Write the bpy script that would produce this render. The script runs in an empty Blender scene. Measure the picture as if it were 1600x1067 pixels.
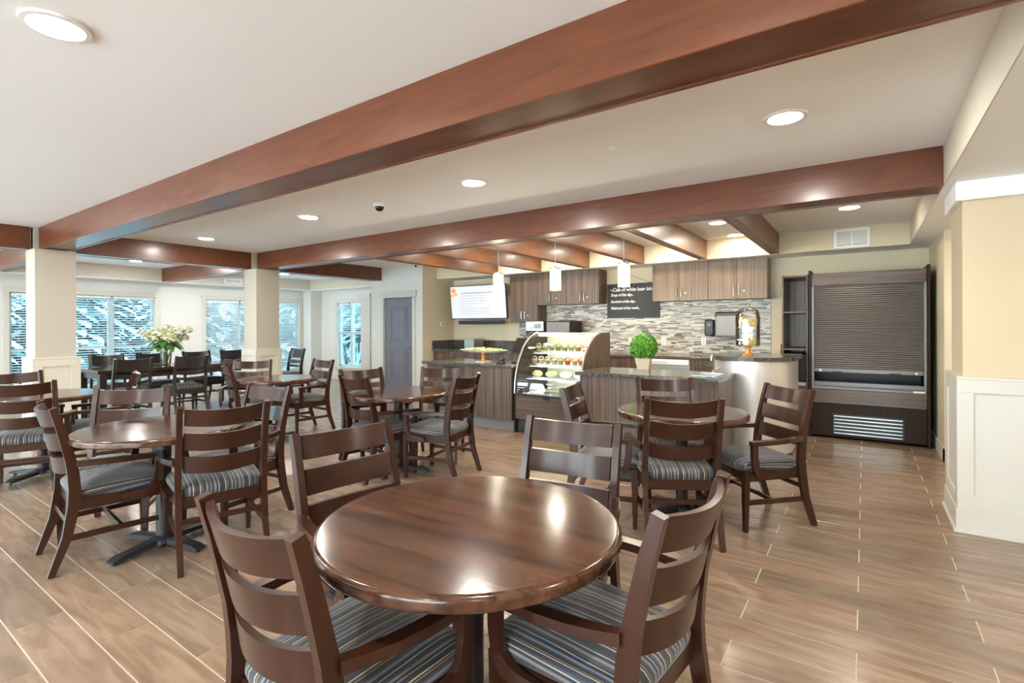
import bpy, bmesh, math, random
from mathutils import Vector, Matrix
R = math.radians
random.seed(7)
scn = bpy.context.scene
COL = scn.collection

# ------------------------------------------------------------------ camera
F, CX, HY, H, YAW, S = 795.0, 800.0, 508.8, 1.37, R(34.7), .0035
fw = Vector((-math.sin(YAW), math.cos(YAW), 0)); rt = Vector((math.cos(YAW), math.sin(YAW), 0)); up = Vector((0, 0, 1))
cr = (rt - up * S).normalized(); cu = (up + rt * S).normalized()
cd = bpy.data.cameras.new('camera'); cam = bpy.data.objects.new('camera', cd); COL.objects.link(cam)
M4 = Matrix((cr, cu, -fw)).transposed().to_4x4(); M4.translation = (0, 0, H)
cam.matrix_world = M4
cd.sensor_width = 36; cd.lens = F / 1600 * 36; cd.shift_y = -(533.5 - HY) / 1600; cd.clip_start = .05
scn.camera = cam
# ------------------------------------------------------------------ world, exposure
w = bpy.data.worlds.new('overcast_sky'); scn.world = w; w.use_nodes = True
bg = w.node_tree.nodes['Background']; bg.inputs[0].default_value = (.84, .94, 1, 1); bg.inputs[1].default_value = 4.8
scn.view_settings.view_transform = 'Standard'; scn.view_settings.look = 'None'
scn.view_settings.gamma = 1; scn.view_settings.use_curve_mapping = False
scn.view_settings.exposure = 2.0
LAMP = 105.0        # radiance of a downlight lens

ZC, ZS = 2.58, 2.31            # ceiling, soffit underside
XS, YS, YB = .45, 7.57, 8.07   # right soffit face, back soffit face, back wall
XL, YF = -12.3, 8.3            # window walls
XD0, XD1, YD = -8.57, -7.07, 7.15   # door wall block
XR, YN = 2.6, -4.5

# ------------------------------------------------------------------ materials
MATS = {}
def nodes(name):
    m = bpy.data.materials.new(name); m.use_nodes = True
    return m, m.node_tree.nodes, m.node_tree.links, m.node_tree.nodes['Principled BSDF']
def mat(name, c, rough=.5, metal=0, coat=0, emit=None, es=1, bump=0, bscale=60, trans=0, ior=1.45, spec=.5):
    m, n, l, b = nodes(name)
    b.inputs['Base Color'].default_value = (*c, 1); b.inputs['Roughness'].default_value = rough; b.inputs['Metallic'].default_value = metal
    b.inputs['Coat Weight'].default_value = coat; b.inputs['Coat Roughness'].default_value = .15; b.inputs['Specular IOR Level'].default_value = spec
    b.inputs['Transmission Weight'].default_value = trans; b.inputs['IOR'].default_value = ior
    if emit: b.inputs['Emission Color'].default_value = (*emit, 1); b.inputs['Emission Strength'].default_value = es
    if bump or True:
        tc = n.new('ShaderNodeTexCoord'); nz = n.new('ShaderNodeTexNoise'); nz.inputs['Scale'].default_value = bscale
        l.new(tc.outputs['Object'], nz.inputs['Vector'])
        if bump:
            bp = n.new('ShaderNodeBump'); bp.inputs['Strength'].default_value = bump; bp.inputs['Distance'].default_value = .01
            l.new(nz.outputs['Fac'], bp.inputs['Height']); l.new(bp.outputs['Normal'], b.inputs['Normal'])
        else:
            mr = n.new('ShaderNodeMapRange'); dv = .008 if metal else .03; mr.inputs['To Min'].default_value = max(rough - dv, 0); mr.inputs['To Max'].default_value = min(rough + dv, 1)
            l.new(nz.outputs['Fac'], mr.inputs['Value']); l.new(mr.outputs[0], b.inputs['Roughness'])
    MATS[name] = m; return m
def ramp(n, stops, interp='LINEAR'):
    r = n.new('ShaderNodeValToRGB'); e = r.color_ramp.elements; r.color_ramp.interpolation = interp
    while len(e) < len(stops): e.new(.5)
    for k, (p, c) in zip(e, stops): k.position = p; k.color = (*c, 1)
    return r
def wood(name, c1, c2, scale=(1, 12, 12), rough=.3, coat=.2, det=5, dist=1.2, lo=.3, hi=.7, spec=.5):
    m, n, l, b = nodes(name)
    tc = n.new('ShaderNodeTexCoord'); mp = n.new('ShaderNodeMapping'); mp.inputs['Scale'].default_value = scale
    nz = n.new('ShaderNodeTexNoise'); nz.inputs['Scale'].default_value = 1.6; nz.inputs['Detail'].default_value = det; nz.inputs['Distortion'].default_value = dist
    r = ramp(n, [(lo, c1), (hi, c2)])
    l.new(tc.outputs['Object'], mp.inputs['Vector']); l.new(mp.outputs[0], nz.inputs['Vector']); l.new(nz.outputs['Fac'], r.inputs[0]); l.new(r.outputs[0], b.inputs['Base Color'])
    b.inputs['Roughness'].default_value = rough; b.inputs['Coat Weight'].default_value = coat; b.inputs['Coat Roughness'].default_value = .18; b.inputs['Specular IOR Level'].default_value = spec
    MATS[name] = m; return m
mat('ceiling_paint', (.92, .92, .915), .8, bump=.02, bscale=180)
mat('wall_cream', (.62, .57, .47), .75, bump=.02, bscale=150)
mat('wall_butter', (.66, .575, .41), .75, bump=.02, bscale=150)
mat('pillar_paint', (.50, .455, .375), .75, bump=.02, bscale=150)
mat('wall_tan', (.60, .50, .34), .75, bump=.02, bscale=150)
mat('wall_cool', (.66, .66, .63), .75, bump=.02, bscale=150)
mat('trim_white', (.60, .585, .53), .45)
mat('trim_cream', (.64, .60, .50), .45)
mat('door_grey', (.17, .17, .21), .4)
mat('steel', (.58, .62, .62), .28, 1)
mat('rail_grey', (.20, .20, .195), .42, .6)
mat('towel_grey', (.28, .28, .28), .4)
mat('chrome', (.8, .8, .8), .12, 1)
mat('black_metal', (.025, .026, .03), .38)
mat('black_plastic', (.02, .02, .022), .35)
mat('grey_plastic', (.18, .18, .18), .4)
mat('white_plastic', (.85, .85, .82), .4)
mat('snow', (.92, .94, .97), .8, bump=.3, bscale=4)
mat('bark', (.08, .06, .05), .9, bump=.4, bscale=20)
mat('needle', (.035, .06, .055), .8)
mat('lamp_lens', (.9, .9, .9), .4, emit=(1, .95, .88), es=LAMP)
mat('lamp_lens_dim', (.9, .9, .9), .4, emit=(1, .90, .74), es=LAMP * .36)
mat('dome_black', (.02, .02, .02), .08)
mat('blind_white', (.78, .84, .86), .5)
mat('sash', (.55, .62, .63), .45)
mat('screen_white', (.25, .25, .27), .3, emit=(.93, .95, 1), es=.19)
mat('screen_grey', (.2, .22, .28), .4, emit=(.5, .55, .7), es=.06)
mat('leaf_orange', (.6, .25, .05), .5, emit=(.9, .35, .06), es=.15)
mat('leaf_gold', (.55, .35, .1), .5, emit=(.85, .5, .15), es=.15)
mat('board_black', (.035, .038, .04), .6)
mat('chalk', (.9, .9, .88), .9)
mat('pot', (.62, .52, .38), .6, bump=.1)
mat('boxwood', (.16, .42, .04), .6)
mat('boxwood_dark', (.07, .24, .02), .6)
mat('petal', (.9, .88, .72), .6)
mat('petal_green', (.66, .72, .35), .6)
mat('leaf', (.09, .25, .06), .45)
mat('stem', (.16, .25, .07), .5)
mat('amber', (.75, .33, .08), .25)
mat('lemon', (.95, .8, .12), .4)
mat('orange_slice', (.95, .55, .12), .4)
mat('fruit_red', (.8, .12, .04), .35)
mat('fruit_green', (.5, .55, .25), .45)
mat('fruit_pale', (.75, .68, .5), .5)
mat('lettuce', (.25, .45, .1), .55)
mat('salmon', (.85, .5, .25), .5)
mat('paper', (.88, .88, .86), .7)
mat('case_light', (.9, .9, .8), .4, emit=(1, .95, .75), es=6)
mat('case_inner', (.8, .82, .72), .35)
mat('shutter', (.16, .15, .14), .38, .5)
mat('pendant_cord', (.75, .75, .72), .5)
mat('tv_edge', (.03, .035, .07), .3)
mat('shade', (.95, .9, .75), .5, emit=(1, .86, .60), es=.75)
for nm, c in (('tile_a', (.50, .465, .40)), ('tile_b', (.33, .295, .25)), ('tile_c', (.10, .09, .08)), ('tile_d', (.66, .64, .585)), ('tile_e', (.20, .18, .155))): mat(nm, c, .3)
mat('tile_grout', (.45, .42, .37), .8)
wood('beam', (.098, .026, .009), (.165, .048, .017), (1.2, 9, 9), .33, .25)
wood('beam_y', (.125, .048, .020), (.20, .082, .036), (9, 1.2, 9), .38, .15)
wood('chair_wood', (.030, .0086, .0040), (.040, .0118, .0056), (8, 8, 1.5), .28, .22, 3, spec=.4)
wood('chair_black', (.018, .014, .014), (.030, .022, .022), (10, 10, 1.5), .36, .3)
wood('table_wood', (.028, .0100, .0048), (.108, .045, .023), (1.3, 17, 17), .15, .12, 10, .7, .34, .68)
wood('laminate', (.052, .031, .021), (.155, .098, .064), (26, 26, .5), .36, .1, 3, .2, .36, .66)
wood('laminate_pale', (.105, .064, .034), (.225, .15, .085), (26, 26, .5), .36, .1, 3, .2, .36, .66)
wood('laminate_h', (.052, .029, .018), (.135, .08, .05), (.6, 26, 26), .36, .1, 3, .2, .36, .66)
wood('dark_panel', (.020, .011, .007), (.028, .016, .010), (26, 26, .5), .45, 0, spec=.2)
def granite():
    m, n, l, b = nodes('granite'); tc = n.new('ShaderNodeTexCoord'); v = n.new('ShaderNodeTexVoronoi'); v.inputs['Scale'].default_value = 140
    r = ramp(n, [(0, (.015, .014, .014)), (.5, (.06, .055, .05)), (.8, (.20, .18, .16))]); l.new(tc.outputs['Object'], v.inputs['Vector']); l.new(v.outputs['Color'], r.inputs[0]); l.new(r.outputs[0], b.inputs['Base Color'])
    b.inputs['Roughness'].default_value = .12; MATS['granite'] = m
granite()
def brushed():
    m, n, l, b = nodes('brushed'); tc = n.new('ShaderNodeTexCoord'); mp = n.new('ShaderNodeMapping'); mp.inputs['Scale'].default_value = (90, 90, .3); nz = n.new('ShaderNodeTexNoise')
    r = ramp(n, [(.35, (.74, .73, .70)), (.65, (.82, .81, .78))]); l.new(tc.outputs['Object'], mp.inputs['Vector']); l.new(mp.outputs[0], nz.inputs['Vector']); l.new(nz.outputs['Fac'], r.inputs[0]); l.new(r.outputs[0], b.inputs['Base Color'])
    b.inputs['Metallic'].default_value = .6; b.inputs['Roughness'].default_value = .33; MATS['brushed'] = m
brushed()
def glassy(name, tint, gloss=.12, rough=.02):
    m = bpy.data.materials.new(name); m.use_nodes = True; n = m.node_tree.nodes; l = m.node_tree.links
    n.remove(n['Principled BSDF']); o = n['Material Output']
    t = n.new('ShaderNodeBsdfTransparent'); t.inputs[0].default_value = (*tint, 1); g = n.new('ShaderNodeBsdfGlossy'); g.inputs['Roughness'].default_value = rough
    fr = n.new('ShaderNodeFresnel'); fr.inputs[0].default_value = 1.45; mul = n.new('ShaderNodeMath'); mul.operation = 'MULTIPLY_ADD'; mul.inputs[1].default_value = .8; mul.inputs[2].default_value = gloss * .2
    x = n.new('ShaderNodeMixShader'); l.new(fr.outputs[0], mul.inputs[0]); l.new(mul.outputs[0], x.inputs[0]); l.new(t.outputs[0], x.inputs[1]); l.new(g.outputs[0], x.inputs[2]); l.new(x.outputs[0], o.inputs[0])
    MATS[name] = m
glassy('window_glass', (.60, .82, .90)); glassy('neutral_glass', (.96, .97, .96)); glassy('clear_glass', (.985, .99, .985)); glassy('cup_plastic', (.93, .95, .92), .4, .1); glassy('water', (.985, .99, .99), .5)  # window_glass tint puts the cool daylight cast into the panes
def seat_fabric():
    m, n, l, b = nodes('seat_stripe'); tc = n.new('ShaderNodeTexCoord'); sx = n.new('ShaderNodeSeparateXYZ'); l.new(tc.outputs['Object'], sx.inputs[0])
    nz = n.new('ShaderNodeTexNoise'); nz.inputs['Scale'].default_value = 6; l.new(tc.outputs['Object'], nz.inputs['Vector'])
    a = n.new('ShaderNodeMath'); a.operation = 'MULTIPLY_ADD'; a.inputs[1].default_value = .006; 
    sg = n.new('ShaderNodeMath'); sg.operation = 'SIGN'; l.new(sx.outputs['X'], sg.inputs[0]); dz = n.new('ShaderNodeMath'); dz.operation = 'SUBTRACT'; dz.inputs[0].default_value = .482; l.new(sx.outputs['Z'], dz.inputs[1])
    nx = n.new('ShaderNodeSeparateXYZ'); l.new(tc.outputs['Normal'], nx.inputs[0]); ab = n.new('ShaderNodeMath'); ab.operation = 'ABSOLUTE'; l.new(nx.outputs['X'], ab.inputs[0])
    mr = n.new('ShaderNodeMapRange'); mr.inputs['From Min'].default_value = .3; mr.inputs['From Max'].default_value = .8; l.new(ab.outputs[0], mr.inputs['Value']); dw = n.new('ShaderNodeMath'); dw.operation = 'MULTIPLY'; l.new(dz.outputs[0], dw.inputs[0]); l.new(mr.outputs[0], dw.inputs[1])
    wr = n.new('ShaderNodeMath'); wr.operation = 'MULTIPLY_ADD'; l.new(sg.outputs[0], wr.inputs[0]); l.new(dw.outputs[0], wr.inputs[1]); l.new(sx.outputs['X'], wr.inputs[2])
    l.new(nz.outputs['Fac'], a.inputs[0]); l.new(wr.outputs[0], a.inputs[2])
    d = n.new('ShaderNodeMath'); d.operation = 'DIVIDE'; d.inputs[1].default_value = .128; l.new(a.outputs[0], d.inputs[0]); f = n.new('ShaderNodeMath'); f.operation = 'FRACT'; l.new(d.outputs[0], f.inputs[0])
    nv = (.019, .023, .034); sl = (.042, .050, .068); bl = (.15, .175, .215); cr_ = (.42, .39, .32); tn = (.30, .18, .07); w_ = (.33, .33, .32)
    st = [(0, nv), (.11, cr_), (.145, nv), (.20, tn), (.225, nv), (.31, sl), (.37, bl), (.43, nv), (.52, w_), (.55, nv), (.60, sl), (.68, tn), (.70, bl), (.76, nv), (.84, cr_), (.87, sl), (.93, nv)]
    r = ramp(n, st, 'CONSTANT'); l.new(f.outputs[0], r.inputs[0]); l.new(r.outputs[0], b.inputs['Base Color']); b.inputs['Roughness'].default_value = .6; b.inputs['Sheen Weight'].default_value = .2
    wv = n.new('ShaderNodeTexNoise'); wv.inputs['Scale'].default_value = 500; l.new(tc.outputs['Object'], wv.inputs['Vector']); bp = n.new('ShaderNodeBump'); bp.inputs['Strength'].default_value = .15; bp.inputs['Distance'].default_value = .002
    l.new(wv.outputs['Fac'], bp.inputs['Height']); l.new(bp.outputs[0], b.inputs['Normal']); MATS['seat_stripe'] = m
seat_fabric()
PW, PL, PY0, PX0 = .197, .9, 2.364, -.03     # floor planks: width, length, phase
def plank_mat():
    m, n, l, b = nodes('floor_plank'); g = n.new('ShaderNodeNewGeometry'); s = n.new('ShaderNodeSeparateXYZ'); l.new(g.outputs['Position'], s.inputs[0])
    def M(op, a, c=None, v=None):
        k = n.new('ShaderNodeMath'); k.operation = op; l.new(a, k.inputs[0])
        if c is not None: l.new(c, k.inputs[1])
        if v is not None: k.inputs[1].default_value = v
        return k.outputs[0]
    row = M('FLOOR', M('DIVIDE', M('SUBTRACT', s.outputs['Y'], v=PY0), v=PW))
    par = M('FLOORED_MODULO', row, v=2)
    off = M('MULTIPLY', par, v=PL / 2)
    colu = M('FLOOR', M('DIVIDE', M('SUBTRACT', M('SUBTRACT', s.outputs['X'], v=PX0), off), v=PL))
    cmb = n.new('ShaderNodeCombineXYZ'); l.new(row, cmb.inputs[0]); l.new(colu, cmb.inputs[1])
    wn = n.new('ShaderNodeTexWhiteNoise'); wn.noise_dimensions = '2D'; l.new(cmb.outputs[0], wn.inputs['Vector'])
    mp = n.new('ShaderNodeMapping'); mp.inputs['Scale'].default_value = (1.6, 11, 1); l.new(g.outputs['Position'], mp.inputs[0])
    sc = n.new('ShaderNodeVectorMath'); sc.operation = 'SCALE'; sc.inputs['Scale'].default_value = 37; l.new(wn.outputs['Color'], sc.inputs[0]); ad = n.new('ShaderNodeVectorMath'); l.new(mp.outputs[0], ad.inputs[0]); l.new(sc.outputs[0], ad.inputs[1])
    nz = n.new('ShaderNodeTexNoise'); nz.inputs['Scale'].default_value = 1.5; nz.inputs['Detail'].default_value = 6; nz.inputs['Distortion'].default_value = 1; l.new(ad.outputs[0], nz.inputs['Vector'])
    r = ramp(n, [(.22, (.165, .115, .080)), (.5, (.255, .185, .132)), (.78, (.34, .258, .192))]); l.new(nz.outputs['Fac'], r.inputs[0])
    r2 = ramp(n, [(0, (.82, .80, .78)), (.5, (1, .97, .95)), (1, (1.1, 1, .92))]); l.new(wn.outputs['Value'], r2.inputs[0])
    mx = n.new('ShaderNodeMix'); mx.data_type = 'RGBA'; mx.blend_type = 'MULTIPLY'; mx.inputs['Factor'].default_value = 1; l.new(r.outputs[0], mx.inputs['A']); l.new(r2.outputs[0], mx.inputs['B'])
    l.new(mx.outputs['Result'], b.inputs['Base Color']); b.inputs['Roughness'].default_value = .25; b.inputs['Coat Weight'].default_value = .2; b.inputs['Coat Roughness'].default_value = .12
    MATS['floor_plank'] = m
plank_mat()
mat('grout', (.58, .50, .40), .8)

# ------------------------------------------------------------------ mesh builder
_bev = {}
class G:
    def __init__(s): s.v = []; s.f = []; s.m = []; s.mi = 0; s.sm = []
    def add(s, vs, fs, smooth=False):
        o = len(s.v); s.v += [tuple(p) for p in vs]
        for f in fs: s.f.append([i + o for i in f]); s.m.append(s.mi); s.sm.append(smooth)
        return s
    def box(s, a, b, bev=0, mtx=None):
        a, b = [min(p, q) for p, q in zip(a, b)], [max(p, q) for p, q in zip(a, b)]
        if not bev:
            vs = [(x, y, z) for x in (a[0], b[0]) for y in (a[1], b[1]) for z in (a[2], b[2])]
            fs = [(0, 1, 3, 2), (4, 6, 7, 5), (0, 4, 5, 1), (2, 3, 7, 6), (0, 2, 6, 4), (1, 5, 7, 3)]
        else:
            bm = bmesh.new(); bmesh.ops.create_cube(bm, size=1)
            for v in bm.verts: v.co = Vector([(p + q) / 2 + c * (q - p) for p, q, c in zip(a, b, v.co)])
            bmesh.ops.bevel(bm, geom=bm.edges[:], offset=bev, segments=1, affect='EDGES', profile=.5)
            vs = [v.co.copy() for v in bm.verts]; bm.verts.index_update(); fs = [[v.index for v in f.verts] for f in bm.faces]; bm.free()
        if mtx: vs = [mtx @ Vector(p) for p in vs]
        return s.add(vs, fs)
    def prism(s, pts, lo, hi, ax='x', smooth=False):
        def P(u, v, t): return {'x': (t, u, v), 'y': (u, t, v), 'z': (u, v, t)}[ax]
        n = len(pts); vs = [P(u, v, lo) for u, v in pts] + [P(u, v, hi) for u, v in pts]
        s.add(vs, [[i, (i + 1) % n, (i + 1) % n + n, i + n] for i in range(n)], smooth)
        o = len(s.v) - 2 * n; s.f += [[o + i for i in range(n)][::-1], [o + n + i for i in range(n)]]; s.m += [s.mi] * 2; s.sm += [False] * 2
        return s
    def tube(s, path, r, n=10, cap=True):
        path = [Vector(p) for p in path]; rs = r if isinstance(r, (list, tuple)) else [r] * len(path); vs = []; u = None
        for i, p in enumerate(path):
            t = (path[min(i + 1, len(path) - 1)] - path[max(i - 1, 0)]).normalized()
            if u is None: u = t.orthogonal().normalized()
            u = (u - t * u.dot(t)).normalized(); w_ = t.cross(u)
            vs += [p + (u * math.cos(6.28319 * k / n) + w_ * math.sin(6.28319 * k / n)) * rs[i] for k in range(n)]
        fs = [[i * n + k, i * n + (k + 1) % n, (i + 1) * n + (k + 1) % n, (i + 1) * n + k] for i in range(len(path) - 1) for k in range(n)]
        s.add(vs, fs, True)
        if cap:
            o = len(s.v) - len(vs); s.f += [[o + k for k in range(n)][::-1], [o + len(vs) - n + k for k in range(n)]]; s.m += [s.mi] * 2; s.sm += [False] * 2
        return s
    def sweep(s, path, w_, h, side=None):     # rectangular bar; side(i) gives the width direction
        path = [Vector(p) for p in path]; vs = []
        ws = w_ if isinstance(w_, (list, tuple)) else [w_] * len(path); hs = h if isinstance(h, (list, tuple)) else [h] * len(path)
        for i, p in enumerate(path):
            t = (path[min(i + 1, len(path) - 1)] - path[max(i - 1, 0)]).normalized(); a = Vector(side) if side else t.cross(Vector((0, 0, 1)))
            a = (a - t * a.dot(t)).normalized(); b = a.cross(t)
            vs += [p + a * ws[i] / 2 + b * hs[i] / 2, p - a * ws[i] / 2 + b * hs[i] / 2, p - a * ws[i] / 2 - b * hs[i] / 2, p + a * ws[i] / 2 - b * hs[i] / 2]
        n = len(path); fs = [[i * 4 + k, i * 4 + (k + 1) % 4, i * 4 + 4 + (k + 1) % 4, i * 4 + 4 + k] for i in range(n - 1) for k in range(4)]
        return s.add(vs, fs + [[3, 2, 1, 0], [n * 4 - 4, n * 4 - 3, n * 4 - 2, n * 4 - 1]])
    def lathe(s, prof, c=(0, 0, 0), n=24, cap=True):
        vs = [(c[0] + r * math.cos(6.28319 * k / n), c[1] + r * math.sin(6.28319 * k / n), c[2] + z) for r, z in prof for k in range(n)]
        fs = [[i * n + k, i * n + (k + 1) % n, (i + 1) * n + (k + 1) % n, (i + 1) * n + k] for i in range(len(prof) - 1) for k in range(n)]
        s.add(vs, fs, True)
        if cap:
            o = len(s.v) - len(vs); s.f += [[o + k for k in range(n)][::-1], [o + len(vs) - n + k for k in range(n)]]; s.m += [s.mi] * 2; s.sm += [False] * 2
        return s
    def blob(s, c, r, n=8, m=6, jit=0):
        r = r if isinstance(r, (tuple, list)) else (r, r, r); vs = []
        for i in range(m + 1):
            for k in range(n):
                a = math.pi * i / m; j = 1 + random.uniform(-jit, jit) if 0 < i < m else 1
                vs.append((c[0] + r[0] * j * math.sin(a) * math.cos(6.28319 * k / n), c[1] + r[1] * j * math.sin(a) * math.sin(6.28319 * k / n), c[2] - r[2] * j * math.cos(a)))
        return s.add(vs, [[i * n + k, i * n + (k + 1) % n, (i + 1) * n + (k + 1) % n, (i + 1) * n + k] for i in range(m) for k in range(n)], True)
    def mesh(s, name, mats):
        me = bpy.data.meshes.new(name); me.from_pydata(s.v, [], s.f)
        for q in (mats if isinstance(mats, (list, tuple)) else [mats]): me.materials.append(MATS[q])
        me.polygons.foreach_set('material_index', s.m); me.polygons.foreach_set('use_smooth', s.sm); me.update()
        bm = bmesh.new(); bm.from_mesh(me); bmesh.ops.remove_doubles(bm, verts=bm.verts, dist=1e-6); bmesh.ops.recalc_face_normals(bm, faces=bm.faces); bm.to_mesh(me); bm.free()
        if any(s.sm): me.set_sharp_from_angle(angle=R(40))
        return me
    def build(s, name, mats, parent=None, loc=None, rot=None): return ob(name, s.mesh(name, mats), parent, loc, rot)
def ob(name, me, parent=None, loc=None, rot=None):
    o = bpy.data.objects.new(name, me); COL.objects.link(o); o.parent = parent
    if loc: o.location = loc
    if rot: o.rotation_euler = rot
    return o
def tag(o, label, cat, group=None):
    o['label'] = label; o['category'] = cat
    if group: o['group'] = group
    return o
def thing(name, label, cat, loc=(0, 0, 0), rz=0, group=None): return tag(ob(name, None, None, loc, (0, 0, rz)), label, cat, group)
def struct(o): o['kind'] = 'structure'; return o
def stuff(o): o['kind'] = 'stuff'; return o
def dup(o, parent=None):
    c = o.copy(); COL.objects.link(c); c.parent = parent
    for ch in [q for q in bpy.data.objects if q.parent == o]: dup(ch, c)
    return c
def proj(p):
    d = Vector(p) - Vector((0, 0, H)); k = d.dot(fw); return (CX + F * d.dot(rt) / k, HY - F * d.z / k, k) if k > .05 else (-9999, -9999, k)

# ------------------------------------------------------------------ ground outside
gr = G().box((-60, -40, -.42), (30, 45, -.40)).build('ground', 'snow'); struct(gr)
# ------------------------------------------------------------------ floor and planks
fl = struct(G().box((XL - .15, YN - .15, -.15), (XR + .15, YF + .15, -.0022)).build('floor', 'grout'))
gap = .0048
def plank_boxes():
    out = []
    r0 = math.floor((YN - PY0) / PW); r1 = math.ceil((YF - PY0) / PW)
    for r in range(r0, r1):
        y0 = max(PY0 + r * PW, YN); y1 = min(PY0 + (r + 1) * PW, YF)
        if y1 - y0 < .02: continue
        x = PX0 + (PL / 2 if r % 2 else 0) - PL * 16
        while x < XR:
            a, b = max(x, XL), min(x + PL, XR)
            if b - a > .03: out.append((a, b, y0, y1))
            x += PL
    return out
pb = plank_boxes(); vis = []; rest = []
for q in pb:
    cx, cy = (q[0] + q[1]) / 2, (q[2] + q[3]) / 2; x, y, k = proj((cx, cy, 0)); full = abs(q[1] - q[0] - PL) < 1e-3 and abs(q[3] - q[2] - PW) < 1e-3
    inroom = not (XD0 < cx < XD1 and cy > YD) and not (cy > YB and cx > XD1) and not (cx > .66 and cy > 6.62)
    (vis if full and -150 < x < 1700 and y < 1200 and k > .3 and inroom else rest).append((k, q))
vis.sort(key=lambda t: t[0]); rest += vis[300:]; vis = vis[:300]
pm = G().box((gap / 2 - PL / 2, gap / 2 - PW / 2, -.006), (PL / 2 - gap / 2, PW / 2 - gap / 2, 0), .0008).mesh('plank', 'floor_plank')
for k, q in vis: ob('plank', pm, fl, ((q[0] + q[1]) / 2, (q[2] + q[3]) / 2, 0))
g = G()
for k, q in rest: g.box((q[0] + gap / 2, q[2] + gap / 2, -.006), (q[1] - gap / 2, q[3] - gap / 2, 0))
stuff(g.build('plank_field', 'floor_plank', fl))

# ------------------------------------------------------------------ ceiling and soffits
ce = G().box((XL, YN, ZC), (XS + .02, YF + .1, ZC + .12)).box((XS, YN, ZS + .001), (XR + .15, YB + .3, ZC + .12)).box((XD1, YS, ZS), (XS, YB + .15, ZC)) \
    .box((XL, YN, ZS), (-12.0, YF, ZC)).box((-12.0, 8.0, ZS), (XD0, YF, ZC))
ceil = struct(ce.build('ceiling', 'ceiling_paint'))
# painted soffit faces (cream) as thin boards set proud of the white box
struct(G().box((XS - .006, YN, ZS), (XS, YS, ZC - .001)).build('trim_1', 'wall_cream'))
struct(G().box((XD1, YS - .006, ZS), (XS, YS, ZC - .001)).build('trim_2', 'wall_butter'))
struct(G().box((-12.0, YN, ZS + .012), (-11.994, 8.0, ZC - .001)).box((-11.994, 7.994, ZS + .012), (XD0, 8.0, ZC - .001)).build('trim_3', 'wall_cream'))

# ------------------------------------------------------------------ walls
def wall_y(name, y0, y1, x0, x1, z1, holes, m):      # wall running along X with holes (x0,x1,z0,z1)
    g = G(); xs = x0
    for a, b, c, d in sorted(holes):
        g.box((xs, y0, 0), (a, y1, z1)); g.box((a, y0, 0), (b, y1, c)); g.box((a, y0, d), (b, y1, z1)); xs = b
    g.box((xs, y0, 0), (x1, y1, z1)); return struct(g.build(name, m))
def wall_x(name, x0, x1, y0, y1, z1, holes, m):
    g = G(); ys = y0
    for a, b, c, d in sorted(holes):
        g.box((x0, ys, 0), (x1, a, z1)); g.box((x0, a, 0), (x1, b, c)); g.box((x0, a, d), (x1, b, z1)); ys = b
    g.box((x0, ys, 0), (x1, y1, z1)); return struct(g.build(name, m))
WZ0, WZ1 = .22, 1.99
WL = [(-4.17, -1.9), (-.94, 1.33), (2.31, 4.54), (5.54, 7.86)]
wall_left = wall_x('wall_left', XL - .15, XL, YN, YF, ZC, [(a, b, WZ0, WZ1) for a, b in WL], 'wall_cool')
WC = (-11.26, -10.30)
wall_y('wall_far', YF, YF + .15, XL - .15, XD0, ZC, [(*WC, .33, 1.97)], 'wall_cool')
WFILL = [(-12.0, -8.9), (-8.5, -5.4), (-5.0, -1.9), (-1.5, 1.6)]  # openings for unseen windows added behind the camera as daylight fill
wall_y('wall_front', YN - .15, YN, XL - .15, XR + .15, ZC, [(a, b, .08, 2.27) for a, b in WFILL], 'wall_cream')
wall_y('wall_door', YD, YD + .12, XD0, XD1, ZC, [(-8.17, -7.335, 0, 1.945)], 'wall_cool')
struct(G().box((XD0, YD + .121, 0), (XD1 - .001, YF + .15, ZC)).build('wall_closet', 'wall_cream'))
struct(G().box((XD1 - .12, YD + .001, 0), (XD1 + .001, YB + .15, ZC)).build('wall_thermostat', 'wall_butter'))
wall_back = struct(G().box((XD1, YB, 0), (.655, YB + .15, ZS + .01)).build('wall_back', 'wall_butter'))
struct(G().box((.655, 6.62, 0), (.80, YB + .15, ZS + .01)).build('wall_kitchen', 'wall_butter'))
struct(G().box((.80, 6.62, 0), (XR + .15, 6.77, ZS + .01)).build('wall_passage', 'wall_butter'))
struct(G().box((XR, YN, 0), (XR + .15, 6.62, ZS + .01)).build('wall_right', 'wall_tan'))
struct(G().box((XL, 7.98, 0), (-11.95, YF, ZS), .0).build('trim_4', 'wall_cool'))
struct(G().box((-10.12, 8.12, 0), (-9.78, YF, 2.03)).box((-10.16, 8.08, 2.03), (-9.74, YF, 2.16)).build('trim_5', 'trim_white'))
struct(G().box((XD1 + .001, YD + .02, 0), (XD1 + .016, YB, .11)).build('baseboard_thermostat', 'trim_white'))
bb = G().box((XD0, YD - .015, 0), (-8.27, YD, .11)).box((-7.235, YD - .015, 0), (XD1 + .016, YD, .11)); struct(bb.build('baseboard_door', 'trim_white'))
struct(G().box((XL, YN, 0), (XL + .018, 7.97, .12)).build('baseboard_left', 'trim_white'))
struct(G().box((-11.94, YF - .018, 0), (XD0, YF, .12)).build('baseboard_far', 'trim_white'))
struct(G().box((.64, 6.605, 0), (.655, YB, .13)).box((.64, 6.605, 0), (XR, 6.62, .13)).build('baseboard_passage', 'trim_white'))

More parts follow.
